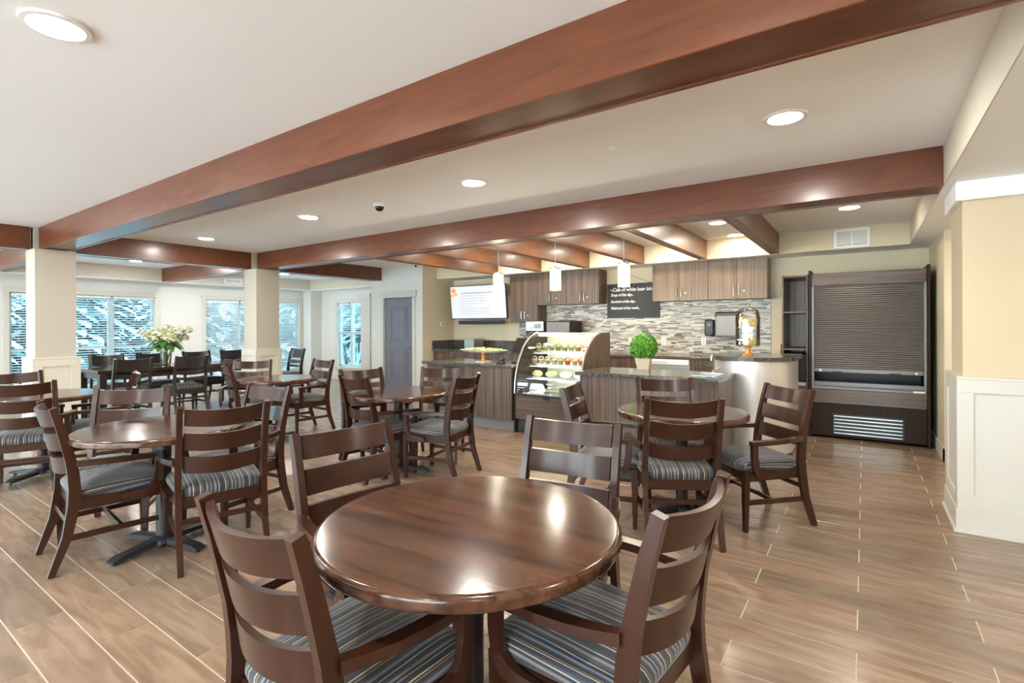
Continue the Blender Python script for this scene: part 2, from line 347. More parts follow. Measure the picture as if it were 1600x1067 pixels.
# ------------------------------------------------------------------ windows and blinds
def window(n, ax, c, a, b, z0, z1, nsec, rail, sgn, gm='window_glass'):  # ax 'x': wall plane X=c, opening a..b along Y;  sgn = direction into the room
    def bx(g, u0, u1, d0, d1, q0, q1, bev=0):
        if ax == 'x': g.box((c + d0 * sgn, u0, q0), (c + d1 * sgn, u1, q1), bev)
        else: g.box((u0, c + d0 * sgn, q0), (u1, c + d1 * sgn, q1), bev)
    w_ = struct(ob('window_%d' % n, None, None, (c, (a + b) / 2, z0) if ax == 'x' else ((a + b) / 2, c, z0)))
    off = Vector(w_.location)
    def part(name, m, fn):
        g = G(); fn(g); o = g.build(name, m, w_); o.location = -off; return o
    t = .075
    part('casing', 'trim_white', lambda g: [bx(g, a - t, a, -.0, .022, z0 - .02, z1), bx(g, b, b + t, -.0, .022, z0 - .02, z1), bx(g, a - t - .02, b + t + .02, -.0, .03, z1, z1 + .10)])
    part('sill', 'trim_white', lambda g: bx(g, a - t - .02, b + t + .02, -.14, .06, z0 - .05, z0 - .002))
    part('frame', 'sash', lambda g: [bx(g, a, a + .045, -.13, -.07, z0, z1), bx(g, b - .045, b, -.13, -.07, z0, z1), bx(g, a, b, -.13, -.07, z1 - .045, z1), bx(g, a, b, -.13, -.07, z0, z0 + .05)])
    L = (b - a) / nsec
    for i in range(1, nsec): part('mullion', 'sash', lambda g: bx(g, a + L * i - .05, a + L * i + .05, -.13, -.065, z0 + .05, z1 - .045))
    for i in range(nsec):
        u0 = a + L * i + (.05 if i else .045); u1 = a + L * (i + 1) - (.05 if i < nsec - 1 else .045)
        part('pane', gm, lambda g: bx(g, u0, u1, -.105, -.099, z0 + .05, z1 - .045))
        if rail: part('meeting_rail', 'sash', lambda g: bx(g, u0, u1, -.12, -.085, z0 + (z1 - z0) * rail - .025, z0 + (z1 - z0) * rail + .025))
    return L
def blind(ax, c, u0, u1, zb, zt, tilt, sgn, label, m='blind_white'):
    d = -.035 * sgn
    t = thing('window_blind', label, 'blind', (c + d, (u0 + u1) / 2, zt) if ax == 'x' else ((u0 + u1) / 2, c + d, zt), 0 if ax == 'x' else R(90), 'horizontal window blinds')
    hw = (u1 - u0) / 2
    G().box((-.028, -hw, -.05), (.028, hw, 0), .004).build('head_rail', m, t)
    G().box((-.022, -hw, zb - zt), (.022, hw, zb - zt + .022), .004).build('bottom_rail', m, t)
    a = R(tilt); sl = G(); wv = .024
    sl.add([(-wv * math.cos(a), -hw, -wv * math.sin(a)), (wv * math.cos(a), -hw, wv * math.sin(a)), (wv * math.cos(a), hw, wv * math.sin(a)), (-wv * math.cos(a), hw, -wv * math.sin(a)),
            (-wv * math.cos(a), -hw, -wv * math.sin(a) + .003), (wv * math.cos(a), -hw, wv * math.sin(a) + .003), (wv * math.cos(a), hw, wv * math.sin(a) + .003), (-wv * math.cos(a), hw, -wv * math.sin(a) + .003)],
           [(0, 1, 2, 3), (7, 6, 5, 4), (0, 4, 5, 1), (2, 6, 7, 3), (1, 5, 6, 2), (3, 7, 4, 0)])
    sm = sl.mesh('slat', m); z = -.075
    while z > zb - zt + .04: ob('slat', sm, t, (0, 0, z)); z -= .046
    for q in (-.7, .7): G().box((-.001, q * hw - .0015, zb - zt), (.001, q * hw + .0015, 0)).build('cord', m, t)
nw = 0
for i, (a, b) in enumerate(WL):
    nw += 1; L = window(nw, 'x', XL, a, b, WZ0, WZ1, 3, .42, 1)
    if i == 2:
        for j, lb in enumerate(('white slatted blind left of the nearer cream pillar', 'white slatted blind just right of the nearer cream pillar', 'white slatted blind behind the vase of pale flowers')):
            blind('x', XL, a + L * j + .02, a + L * (j + 1) - .02, WZ0 + .01, WZ1 - .005, 16, 1, lb)
    if i == 3:
        for j, lb in enumerate(('nearly closed slatted blind left of the farther cream pillar', 'nearly closed slatted blind mostly hidden behind the farther cream pillar', 'nearly closed slatted blind right of the farther cream pillar')):
            blind('x', XL, a + L * j + .02, a + L * (j + 1) - .02, WZ0 + .01, WZ1 - .005, 42, 1, lb)
nw += 1; L = window(nw, 'y', YF, WC[0], WC[1], .33, 1.97, 2, .52, -1)
for j, lb in enumerate(('half raised blind in left half of the small window by the grey door', 'half raised blind in right half of the small window by the grey door')):
    blind('y', YF, WC[0] + L * j + .02, WC[0] + L * (j + 1) - .02, 1.22, 1.965, -14, -1, lb)
for a, b in WFILL: nw += 1; window(nw, 'y', YN, a, b, .08, 2.27, 3, 0, 1, 'neutral_glass')  # added windows out of view, letting daylight onto ceiling and walls

# ------------------------------------------------------------------ door
dr = struct(ob('door_1', None, None, (-7.75, YD, 0)))
def dpart(name, m, par, *bs):
    g = G()
    for a, b, bev in bs: g.box(a, b, bev)
    return g.build(name, m, par)
dpart('casing', 'trim_white', dr, ((-.50, -.025, 0), (-.42, 0, 1.95), .003), ((.415, -.025, 0), (.50, 0, 1.95), .003), ((-.53, -.035, 1.945), (.53, 0, 2.08), .003))
lf = dpart('leaf', 'door_grey', dr, ((-.415, .02, .008), (.41, .06, 1.94), .003))
for z0, z1 in ((.28, .88), (1.06, 1.75)):
    dpart('raised_panel', 'door_grey', lf, ((-.235, .008, z0), (.235, .02, z0 + .025), .004), ((-.235, .008, z1 - .025), (.235, .02, z1), .004), ((-.235, .008, z0 + .02), (-.21, .02, z1 - .02), .004), ((.21, .008, z0 + .02), (.235, .02, z1 - .02), .004), ((-.17, .012, z0 + .06), (.17, .021, z1 - .06), .006))
kb = G().tube([(.34, .02, .97), (.34, -.03, .97)], [.028, .012], 12).blob((.34, -.05, .97), .03, 12, 8).build('door_knob', 'chrome', lf)
for x in (-.17, .33): G().blob((x, .018, 1.87), .014, 10, 6).build('hook_button', 'white_plastic', lf)
for z in (.25, 1.0, 1.65): dpart('hinge', 'steel', lf, ((-.425, .0, z), (-.405, .019, z + .11), .002))

# ------------------------------------------------------------------ beams
def beam_x(y0, y1, x0, x1, label):
    t = thing('ceiling_beam', label, 'beam', (x0, y0, ZS), 0, 'cherry ceiling beams')
    G().box((0, 0, 0), (x1 - x0, .022, ZC - ZS), .003).build('side_board', 'beam', t); G().box((0, y1 - y0 - .022, 0), (x1 - x0, y1 - y0, ZC - ZS), .003).build('side_board', 'beam', t)
    G().box((0, .024, .008), (x1 - x0, y1 - y0 - .024, .03)).build('bottom_board', 'beam', t)
def beam_y(x0, x1, y0, y1, label, grp='cherry ceiling beams', m='beam_y'):
    t = thing('ceiling_beam', label, 'beam', (x0, y0, ZS), 0, grp)
    G().box((0, 0, 0), (.02, y1 - y0, ZC - ZS), .003).build('side_board', m, t); G().box((x1 - x0 - .02, 0, 0), (x1 - x0, y1 - y0, ZC - ZS), .003).build('side_board', m, t)
    G().box((.021, 0, .004), (x1 - x0 - .021, y1 - y0, .03)).build('bottom_board', m, t)
beam_x(1.80, 2.07, -8.2, XS - .008, 'nearest long cherry-stained beam crossing the top of the view')
beam_x(4.49, 4.77, -8.2, XS - .008, 'second long cherry-stained beam in front of the cafe counter')
beam_y(-8.52, -8.26, 2.13, 4.44, 'cherry-stained beam joining the two cream pillars', m='beam')
beam_y(-8.50, -8.24, 4.83, YD - .002, 'short cherry-stained beam from farther pillar to the grey door wall', m='beam')
beam_y(-8.52, -8.26, YN, 1.74, 'cherry-stained beam left of the nearer cream pillar', m='beam')
beam_x(2.0, 2.2, -11.99, -8.55, 'cherry-stained beam from nearer pillar toward the window wall'); beam_x(4.55, 4.75, -11.99, -8.55, 'cherry-stained beam from farther pillar toward the window wall')
nth = ('first', 'second', 'third', 'fourth', 'fifth', 'sixth')
for i in range(6):
    xr = -.926 - .921 * i
    beam_y(xr - .11, xr, 4.78, YS - .008, '%s plank rafter over the cafe counting from the roller shutter' % nth[i], 'cafe rafters')

# ------------------------------------------------------------------ pillars and pier
def panel_frame(g, face, u0, u1, z0, z1, c, sgn, t=.012, rail=.09, ax='x'):
    def bx(a0, a1, q0, q1):
        if ax == 'x': g.box((c, a0, q0), (c + t * sgn, a1, q1), .002)
        else: g.box((a0, c, q0), (a1, c + t * sgn, q1), .002)
    bx(u0, u1, z1 - rail, z1); bx(u0, u1, z0, z0 + rail); bx(u0, u0 + rail, z0 + rail, z1 - rail); bx(u1 - rail, u1, z0 + rail, z1 - rail)
def pillar(x0, x1, y0, y1, ztop, label, m='wall_cream', neck=True, cap=1.03, crown=0, mw='trim_white'):
    t = thing('pillar', label, 'pillar', ((x0 + x1) / 2, (y0 + y1) / 2, 0)); cx, cy = (x0 + x1) / 2, (y0 + y1) / 2
    hx, hy = (x1 - x0) / 2, (y1 - y0) / 2
    g = G().box((-hx, -hy, 0), (hx, hy, ZS - .002 if neck else ztop))
    if neck: g.box((-hx + .07, -hy + .03, ZS - .01), (hx - .19, hy - .16, ZC))
    g.build('shaft', m, t)
    e = .022; w_ = G().box((-hx - e, -hy - e, 0), (hx + e, hy + e, cap - .015)); wn = w_.build('wainscot', mw, t)
    G().box((-hx - e - .014, -hy - e - .014, cap - .015), (hx + e + .014, hy + e + .014, cap + .005), .003).build('cap_rail', mw, t)
    G().box((-hx - e - .02, -hy - e - .02, 0), (hx + e + .02, hy + e + .02, .16), .004).build('plinth', mw, t)
    G().box((-hx - e - .032, -hy - e - .032, 0), (hx + e + .032, hy + e + .032, .025), .003).build('shoe_mould', mw, t)
    r = .085
    for sgn in (-1, 1):
        g = G(); panel_frame(g, 0, -hy - e, hy + e, .16, cap - .015, sgn * (hx + e), sgn, rail=r); g.build('panel_frame', mw, wn)
        g = G(); panel_frame(g, 0, -hx - e - .012, hx + e + .012, .16, cap - .015, sgn * (hy + e), sgn, ax='y', rail=r); g.build('panel_frame', mw, wn)
    if crown: G().box((-hx - .035, -hy - .035, ztop - .006), (hx + .035, hy + .035, ztop + crown), .003).build('crown_block', 'ceiling_paint', t)
    return t
pillar(-8.44, -8.06, 1.735, 2.12, ZS, 'nearer cream square pillar with panelled base', 'pillar_paint', cap=1.0, mw='trim_cream')
pillar(-8.43, -8.06, 4.40, 4.79, ZS, 'farther cream square pillar with panelled base', 'pillar_paint', cap=1.0, mw='trim_cream')
pillar(.535, 1.30, 4.47, 4.98, 2.19, 'wide tan pier with white panelled wainscot at the right edge', 'wall_tan', False, 1.02, ZS - 2.19)

# ------------------------------------------------------------------ downlights
dl = G().lathe([(.085, -.004), (.092, -.012), (.112, -.010), (.116, 0)], n=28, cap=False).mesh('trim_ring', 'white_plastic'); dlens = G().lathe([(.086, -.006), (.07, -.014), (.03, -.018), (.001, -.018)], n=28, cap=False).mesh('lens', 'lamp_lens')
dlens2 = dlens.copy(); dlens2.materials[0] = MATS['lamp_lens_dim']
def downlight(x, y, label, z=ZC):
    t = thing('recessed_light', label, 'ceiling light', (x, y, z), 0, 'round recessed ceiling lights'); ob('trim_ring', dl, t); ob('lens', dlens2 if y > 5.5 and x > -7 and z == ZC else dlens, t)
for x, lb in ((-.375, 'round recessed light at upper right above the small table'), (-2.706, 'round recessed light at the centre of the ceiling bay'), (-5.034, 'round recessed light left of the black dome camera'), (-7.39, 'round recessed light nearest the pillar-to-pillar beam')): downlight(x, 3.34, lb)
downlight(-2.66, .64, 'large round recessed light at the top left corner of the view')
for x, w_ in ((-.33, 'above the camera'), (-4.99, 'left of the camera'), (-7.32, 'far left of the camera')): downlight(x, .64, 'added unseen recessed light in the near bay %s' % w_)  # unseen lamps added along the grid, outside the view
for x, w_ in ((-.33, 'first'), (-2.66, 'second'), (-4.99, 'third'), (-7.32, 'fourth')): downlight(x, -2.0, 'added unseen recessed light behind the camera, %s from the pier side' % w_)  # unseen row of lamps added to light the room
downlight(-.124, 6.29, 'round recessed light in front of the roller shutter'); downlight(-1.42, 6.31, 'recessed light between first two rafters, nearer of the pair'); downlight(-1.417, 7.30, 'recessed light between first two rafters, farther of the pair')
for i in range(1, 5):
    for y, w_ in ((5.75, 'nearer'), (7.20, 'farther')): downlight(-.926 - .921 * i - .515, y, '%s recessed light in the %s rafter bay from the shutter' % (w_, nth[i]))
downlight(-10.9, 3.72, 'recessed light above the window end, left of the pair by the windows'); downlight(-10.95, 4.95, 'recessed light above the window end, right of the pair by the windows')
for y, w_ in ((-1, 'out of view behind the pillar'), (1.2, 'hidden left of the pillar'), (6.6, 'near the corner window')): downlight(-10.9, y, 'recessed light by the window wall, ' + w_)
downlight(1.5, 1.5, 'added unseen recessed light in the low soffit right of the camera', ZS); downlight(1.5, -1.5, 'added unseen recessed light in the low soffit behind the camera', ZS); downlight(1.6, 5.8, 'added unseen recessed light in the low soffit behind the pier', ZS)  # lamps added out of view for light on the low soffit side
# dome camera, sprinklers
t = thing('dome_camera', 'small black dome security camera on the ceiling', 'camera', (-3.943, 3.397, ZC)); G().lathe([(.06, 0), (.062, -.02), (.05, -.03)], n=20).build('housing', 'white_plastic', t); G().blob((0, 0, -.03), (.046, .046, .045), 16, 8).build('dome', 'dome_black', t)
for x, y, lb in ((-4.475, 3.183, 'tiny white sprinkler cover left of the dome camera'), (-1.412, 3.232, 'tiny white sprinkler cover between the large ceiling lights')):
    tag(G().lathe([(.035, 0), (.034, -.006), (.012, -.009), (.01, -.02)], n=16).build('sprinkler', 'white_plastic', None, (x, y, ZC)), lb, 'sprinkler', 'ceiling sprinklers')
t = thing('wall_sensor', 'tiny black sensor high on the wall above the grey door', 'sensor', (-7.21, YD - .001, 2.52)); G().box((-.03, -.03, 0), (.03, 0, .05), .006).build('housing', 'white_plastic', t); G().blob((0, -.035, .022), .022, 10, 6).build('lens', 'dome_black', t)
t = thing('light_switch', 'white light switch plate on the wall left of the grey door', 'switch', (-8.46, YD - .001, 1.10)); G().box((-.035, -.006, 0), (.035, 0, .115), .002).build('plate', 'white_plastic', t); G().box((-.012, -.012, .04), (.012, -.006, .075), .002).build('toggle', 'trim_white', t)
# vents
def vent(name_lb, loc, w_, h, rot=0):
    t = thing('air_vent', name_lb, 'vent', loc, rot, 'white wall vents')
    G().box((-w_ / 2, -.012, 0), (w_ / 2, 0, .028), .003).box((-w_ / 2, -.012, h - .028), (w_ / 2, 0, h), .003).box((-w_ / 2, -.012, .028), (-w_ / 2 + .028, 0, h - .028)).box((w_ / 2 - .028, -.012, .028), (w_ / 2, 0, h - .028)).box((-.006, -.010, .028), (.006, 0, h - .028)).build('frame', 'white_plastic', t)
    G().box((-w_ / 2 + .028, -.002, .028), (w_ / 2 - .028, 0, h - .028)).build('backing', 'grey_plastic', t)
    n = int((h - .06) / .016); sm = G().box((-w_ / 2 + .028, -.009, -.004), (w_ / 2 - .028, -.003, .007)).mesh('louvre', 'white_plastic')
    for i in range(n): ob('louvre', sm, t, (0, 0, .036 + (h - .06) * (i + .3) / n))
vent('white louvred air vent on the soffit above the roller shutter', (-.125, YS - .007, 2.322), .37, .235)
vent('small white louvred air vent on the soffit above the cabinets', (-4.25, YS - .007, 2.33), .2, .1)
vent('white air vent high on the window-side soffit', (-11.992, 6.0, 2.36), .4, .12, R(90))

# ------------------------------------------------------------------ round tables
def make_table(rad):
    t = ob('round_table', None)
    G().lathe([(rad - .05, .708), (rad - .008, .708), (rad - .004, .709), (rad - .001, .712), (rad, .716), (rad, .719), (rad, .734), (rad, .737), (rad - .002, .742), (rad - .006, .747), (rad - .011, .7495), (rad - .015, .75), (rad - .02, .75), (rad - .05, .75), (.001, .75)], n=72).build('table_top', 'table_wood', t)
    G().lathe([(.09, .70), (.09, .708)], n=20).box((-.28, -.02, .692), (.28, .02, .707)).box((-.02, -.28, .692), (.02, .28, .707)).build('top_bracket', 'black_metal', t)
    G().tube([(0, 0, .05), (0, 0, .70)], .042, 24).build('column', 'black_metal', t)
    G().lathe([(.075, .03), (.075, .055), (.05, .075)], n=20).build('hub', 'black_metal', t)
    arm = G().prism([(.05, .028), (.05, .062), (.27, .045), (.315, .030), (.315, .018), (.27, .018)], -.032, .032, 'y').mesh('base_foot', 'black_metal')
    gl = G().lathe([(.014, 0), (.014, .018)], n=10).mesh('glide', 'black_plastic')
    for k in range(4):
        a = ob('base_foot', arm, t, None, (0, 0, k * math.pi / 2)); ob('glide', gl, a, (.29, 0, 0))
    return t
TB = [(-1.044, 1.268, 4, 'nearest round dark wood table in the foreground', .477), (-1.10, 3.76, 62, 'round dark wood table in front of the curved metal counter', .455), (-3.64, 3.36, 18, 'round dark wood table in front of the grey door', .465),
      (-3.62, 1.38, 15, 'round dark wood table at left with four chairs around it', .46), (-6.25, 1.40, 30, 'round table at the far left edge by the nearer pillar', .46), (-5.84, 3.46, 30, 'distant round table in front of the farther pillar', .45)]
for x, y, a, lb, rad in TB:
    t = make_table(rad); t.location = (x, y, 0); t.rotation_euler = (0, 0, R(a)); tag(t, lb, 'table', 'round cafe tables')

# ------------------------------------------------------------------ chairs
def ypost(z):
    pts = [(0, -.315), (.20, -.245), (.40, -.212), (.50, -.212), (.62, -.228), (.80, -.268), (.93, -.305)]
    for (a, p), (b, q) in zip(pts, pts[1:]):
        if a <= z <= b: return p + (q - p) * (z - a) / (b - a)
    return pts[-1][1]
def slat_mesh(z0, z1, m, sag=.052, half=.198, th=.02):
    g = G(); n = 12; vs = []
    for i in range(n + 1):
        u = -1 + 2 * i / n; dy = -sag * (1 - u * u)
        dz = -.014 * (1 - u * u); zt = z1 + dz
        for z, e in ((z0 + dz, 1), (z0 + dz, -1), (zt, -1), (zt, 1)): vs.append((half * u, ypost(z) + dy + e * th / 2 + .004, z))
    fs = [[i * 4 + k, i * 4 + (k + 1) % 4, i * 4 + 4 + (k + 1) % 4, i * 4 + 4 + k] for i in range(n) for k in range(4)] + [[3, 2, 1, 0], [n * 4, n * 4 + 1, n * 4 + 2, n * 4 + 3]]
    g.add(vs, fs, True); return g.mesh('back_slat', m)
def cushion():
    g = G(); n = 16; vs = []; fs = []
    def outline(k, ins, z):
        a = 6.28319 * k / 40; c, s_ = math.cos(a), math.sin(a); e = .28
        x = math.copysign(abs(c) ** e, c); y = math.copysign(abs(s_) ** e, s_)
        wy = .012 + .232 * y; hw = .215 + .035 * (y + 1) / 2
        return (x * (hw - ins), .012 + (.232 - ins) * y, z)
    lv = [(.006, .400), (0, .407), (-.006, .425), (-.004, .443), (.012, .459), (.045, .471), (.10, .478), (.17, .481), (.21, .482)]
    for ins, z in lv: vs += [outline(k, ins, z) for k in range(40)]
    fs = [[i * 40 + k, i * 40 + (k + 1) % 40, (i + 1) * 40 + (k + 1) % 40, (i + 1) * 40 + k] for i in range(len(lv) - 1) for k in range(40)]
    g.add(vs, fs, True); g.f += [list(range(39, -1, -1)), [len(vs) - 40 + k for k in range(40)]]; g.m += [0, 0]; g.sm += [False, True]
    return g.mesh('seat_cushion', 'seat_stripe')
def make_chair(wm='chair_wood', arms=True, slats=((.545, .638), (.677, .778), (.818, .915)), seat='seat_stripe'):
    t = ob('armchair' if arms else 'dining_chair', None)
    cm = cushion(); cm.materials[0] = MATS[seat]; ob('seat_cushion', cm, t)
    G().box((-.205, -.215, .335), (.205, -.19, .40), .003).box((-.225, .205, .335), (.225, .23, .40), .003).prism([(-.222, -.2), (-.2, -.2), (-.222, .215), (-.245, .215)], .335, .40, 'z').prism([(.2, -.2), (.222, -.2), (.245, .215), (.222, .215)], .335, .40, 'z').build('seat_frame', wm, t)
    zs = [0, .10, .20, .30, .38, .46, .54, .62, .72, .82, .925]
    for s in (-1, 1):
        G().sweep([(s * .222, ypost(z), z) for z in zs], .030, [.030, .038, .045, .050, .054, .054, .052, .048, .044, .040, .034], (1, 0, 0)).build('back_post', wm, t)
        G().sweep([(s * .222, .212, 0), (s * .225, .212, .25), (s * .226, .21, .405)], [.026, .036, .042], [.026, .036, .042], (1, 0, 0)).build('front_leg', wm, t)
        G().sweep([(s * .224, .195, .19), (s * .222, ypost(.19) + .015, .19)], .018, .03).build('stretcher', wm, t)
        if arms:
            ar = G().sweep([(s * .234, -.205, .602), (s * .250, -.15, .602), (s * .268, -.07, .600), (s * .277, .02, .597), (s * .277, .12, .594), (s * .270, .205, .592)], [.03, .038, .044, .046, .046, .044], [.034, .03, .028, .028, .028, .028]).build('armrest', wm, t)
            G().sweep([(s * .270, .180, .590), (s * .270, .178, .50), (s * .268, .168, .43), (s * .264, .145, .395), (s * .260, .105, .376), (s * .254, .05, .37), (s * .25, 0, .37)], [.026, .026, .026, .026, .026, .024, .02], [.042, .042, .044, .05, .05, .045, .03], (1, 0, 0)).build('arm_support', wm, ar)
    G().box((-.21, -.01, .18), (.21, .012, .205), .002).build('stretcher', wm, t); G().box((-.21, ypost(.27) - .009, .255), (.21, ypost(.27) + .009, .285), .002).build('stretcher', wm, t)
    for z0, z1 in slats: ob('back_slat', slat_mesh(z0, z1, wm), t)
    return t
armchair = make_chair(); side = make_chair('chair_black', False, ((.56, .60), (.64, .70), (.745, .92)), 'chair_seat_dark' if 'chair_seat_dark' in MATS else 'seat_stripe')
used = {}
def chair(proto, mx, my, face, label, group):
    o = proto if proto.name not in used else dup(proto); used[proto.name] = 1
    f = R(face); o.location = (mx + math.cos(f) * .30, my + math.sin(f) * .30, 0); o.rotation_euler = (0, 0, f - math.pi / 2); tag(o, label, 'chair', group)
GF, GR_, GM, GL, GK, GD, GT = 'chairs at the foreground table', 'chairs by the metal counter', 'chairs in front of the grey door', 'chairs at the left table', 'chairs at the far left table', 'chairs at the distant table', 'chairs at the long table'
for q in [(-1.215, .635, 88, 'ladder-back armchair at lower left of the foreground table, seen from behind', GF), (-.375, 1.40, 174, 'ladder-back armchair at lower right of the foreground table', GF),
          (-1.915, 1.44, -8, 'ladder-back armchair on the left far side of the foreground table', GF), (-1.14, 2.15, -83, 'ladder-back armchair on the right far side of the foreground table', GF),
          (-.905, 3.15, 120, 'armchair with its reddish back square to the camera by the metal counter table', GR_), (-.455, 4.17, -134, 'armchair at right of the metal counter table with bluish sheen', GR_),
          (-1.40, 4.29, -60, 'armchair behind the table by the curved metal counter', GR_), (-1.82, 3.40, 12, 'armchair at left of the metal counter table near the display case', GR_),
          (-3.76, 2.93, 82, 'armchair at front left of the table by the grey door', GM), (-4.36, 3.50, -14, 'armchair at back left of the table by the grey door', GM),
          (-3.78, 4.13, -58, 'armchair at back right of the table by the grey door', GM), (-2.96, 3.56, 192, 'armchair at front right of the table by the grey door', GM),
          (-3.88, .885, 84, 'armchair at left side of the left table, seen from the side', GL), (-3.03, 1.47, 164, 'armchair at front of the left table with its back to the camera', GL),
          (-4.42, 1.49, -36, 'armchair behind the left table', GL), (-3.74, 2.14, -82, 'armchair at right side of the left table', GL),
          (-5.68, 1.12, 157, 'armchair cut by the left edge of the picture', GK), (-6.0, 2.03, 250, 'armchair seen narrow in front of the long table', GK), (-7.02, 1.33, 0, 'armchair in front of the leftmost window', GK),
          (-6.05, 4.23, -93, 'distant armchair standing clear at right of the far table', GD), (-6.72, 3.62, -40, 'distant armchair at the back of the far table', GD), (-6.20, 3.02, 72, 'distant armchair at front of the far table, seen from behind', GD)]:
    chair(armchair, *q)
for q in [(-8.55, 2.89, 180, 'dark side chair on near side of the long table, left one'), (-8.55, 3.66, 180, 'dark side chair on near side of the long table below the flowers'), (-10.12, 3.04, 0, 'dark side chair across the long table, first from the left'),
          (-10.12, 3.68, 0, 'dark side chair across the long table, left of the vase'), (-10.12, 4.39, 0, 'dark side chair across the long table, right of the vase'), (-10.12, 5.05, 0, 'dark side chair across the long table next to the farther pillar'), (-9.5, 6.05, -90, 'dark side chair at the far end of the long table by the window')]:
    chair(side, *q, GT)
# long table
t = thing('dining_table', 'long dark rectangular table with a vase of flowers on it', 'table', (-9.35, 3.95, 0))
G().box((-.45, -1.38, .70), (.45, 1.38, .75), .006).build('table_top', 'table_wood', t)
G().box((-.40, -1.32, .61), (.40, -1.30, .70)).box((-.40, 1.30, .61), (.40, 1.32, .70)).box((-.40, -1.32, .61), (-.38, 1.32, .70)).box((.38, -1.32, .61), (.40, 1.32, .70)).build('apron', 'chair_black', t)
for sx in (-1, 1):
    for sy in (-1, 1): G().box((sx * .40 - .045, sy * 1.31 - .045, 0), (sx * .40 + .045, sy * 1.31 + .045, .70), .004).build('leg', 'chair_black', t)
# vase of flowers
vx, vy = -9.40, 3.62
v = thing('glass_vase', 'clear glass vase on the long table', 'vase', (vx, vy, .751)); G().lathe([(.055, 0), (.07, .01), (.08, .12), (.085, .22), (.082, .22), (.077, .12), (.066, .015), (.001, .012)], n=24, cap=False).build('body', 'clear_glass', v); G().lathe([(.066, .013), (.074, .09), (.001, .09)], n=24).build('water', 'water', v)
bq = thing('flower_bouquet', 'cream hydrangea and rose bouquet with broad green leaves in the vase', 'flowers', (vx, vy, .77))
heads = [(-.20, -.10, .50, .095), (.16, .14, .53, .10), (0, .03, .54, .11), (.10, -.14, .45, .11), (-.12, .14, .46, .10), (-.05, -.20, .43, .09), (.20, -.02, .42, .10), (.06, .23, .42, .09), (-.24, .05, .40, .085), (.02, -.05, .46, .11), (.22, .22, .55, .085), (-.02, -.28, .50, .075)]
for i, (x, y, z, r_) in enumerate(heads):
    g = G()
    for k in range(46):
        a = random.uniform(0, 6.283); c = random.uniform(-.55, 1); s_ = math.sqrt(1 - c * c); p = Vector((s_ * math.cos(a), s_ * math.sin(a), c)); g.mi = 0 if random.random() < (.8 if i % 3 else .5) else 1
        g.blob((x + p.x * r_ * .8, y + p.y * r_ * .8, z + p.z * r_ * .75), (r_ * .30, r_ * .30, r_ * .2), 5, 3)
    g.build('flower_head', ['petal', 'petal_green'], bq)
    G().tube([(x * .05, y * .05, -.005), (x * .25, y * .25, .2), (x, y, z - r_ * .4)], .005, 5).build('flower_stem', 'stem', bq)
def leaf_geo(g, base, d, L_, w_, droop=.3):
    d = Vector(d).normalized(); sd = d.cross(Vector((0, 0, 1))).normalized(); pts = []
    for i in range(6):
        u = i / 5; c = Vector(base) + d * L_ * u + Vector((0, 0, -droop * L_ * u * u)); ww = w_ * math.sin(math.pi * min(u * .93 + .05, 1)); pts += [c - sd * ww, c + Vector((0, 0, -.1 * ww)), c + sd * ww]
    g.add(pts, [[i * 3 + k, i * 3 + k + 1, i * 3 + k + 4, i * 3 + k + 3] for i in range(5) for k in range(2)], True)
for i in range(20):
    a = i * 2.4; g = G(); leaf_geo(g, (.08 * math.cos(a), .08 * math.sin(a), .30 + .04 * (i % 3)), (math.cos(a), math.sin(a), .25), .20, .055, .8); g.build('leaf', 'leaf', bq)

# ------------------------------------------------------------------ refrigerated merchandiser
t = thing('refrigerated_cabinet', 'tall refrigerated display with a grey roller shutter pulled down', 'refrigerator', (0, 7.23, 0))
x0, x1, dp = -.562, .598, .80
for a, b in ((x0, x0 + .028), (x1 - .028, x1)): G().box((a, -.03, 0), (b, dp, 2.03), .003).build('side_panel', 'dark_panel', t)
G().box((x0 + .029, 0, 1.84), (x1 - .029, .05, 1.99), .003).build('header_panel', 'laminate_h', t); G().box((x0 + .029, .05, 1.86), (x1 - .029, dp, 1.99)).build('top', 'dark_panel', t)
G().box((x0 + .029, dp - .03, .1), (x1 - .029, dp, 1.86)).build('back_panel', 'black_plastic', t)
for a, b in ((x0 + .029, x0 + .055), (x1 - .055, x1 - .029)): G().box((a, .005, .60), (b, .06, 1.84), .002).build('guide_rail', 'rail_grey', t)
sh = G().box((x0 + .056, .024, .795), (x1 - .056, .048, .845), .003).build('shutter', 'shutter', t)
sm = G().prism([(.020, .001), (.016, .010), (.018, .018), (.024, .024), (.038, .024), (.038, .001)], x0 + .056, x1 - .056, 'x').mesh('slat', 'shutter')
for i in range(40): ob('slat', sm, sh, (0, 0, .845 + i * .0249))
for x in (x0 + .12, x1 - .12): G().tube([(x, .026, .815), (x, .012, .815)], .014, 12).build('lock', 'white_plastic', sh)
for x in (x0 + .29, x1 - .31): G().box((x - .05, .018, .797), (x + .05, .026, .81), .002).build('handle', 'black_plastic', sh)
G().box((x0 + .03, .01, .60), (x1 - .03, .10, .625), .004).box((x0 + .03, .10, .60), (x1 - .03, .13, .675), .004).box((x0 + .03, -.005, .594), (x1 - .03, .012, .618), .003).build('front_ledge', 'rail_grey', t)
G().box((x0 + .03, .13, .58), (x1 - .03, dp - .03, .60)).build('deck', 'grey_plastic', t)
G().box((x1 - .15, -.008, .60), (x1 - .05, -.004, .622)).build('price_tag', 'white_plastic', t)
G().box((x0 + .029, -.012, .425), (x1 - .029, .04, .592), .003).build('wood_band', 'laminate_h', t)
G().box((x0 + .029, .005, .03), (x1 - .029, .04, .424), .002).build('base_panel', 'dark_panel', t)
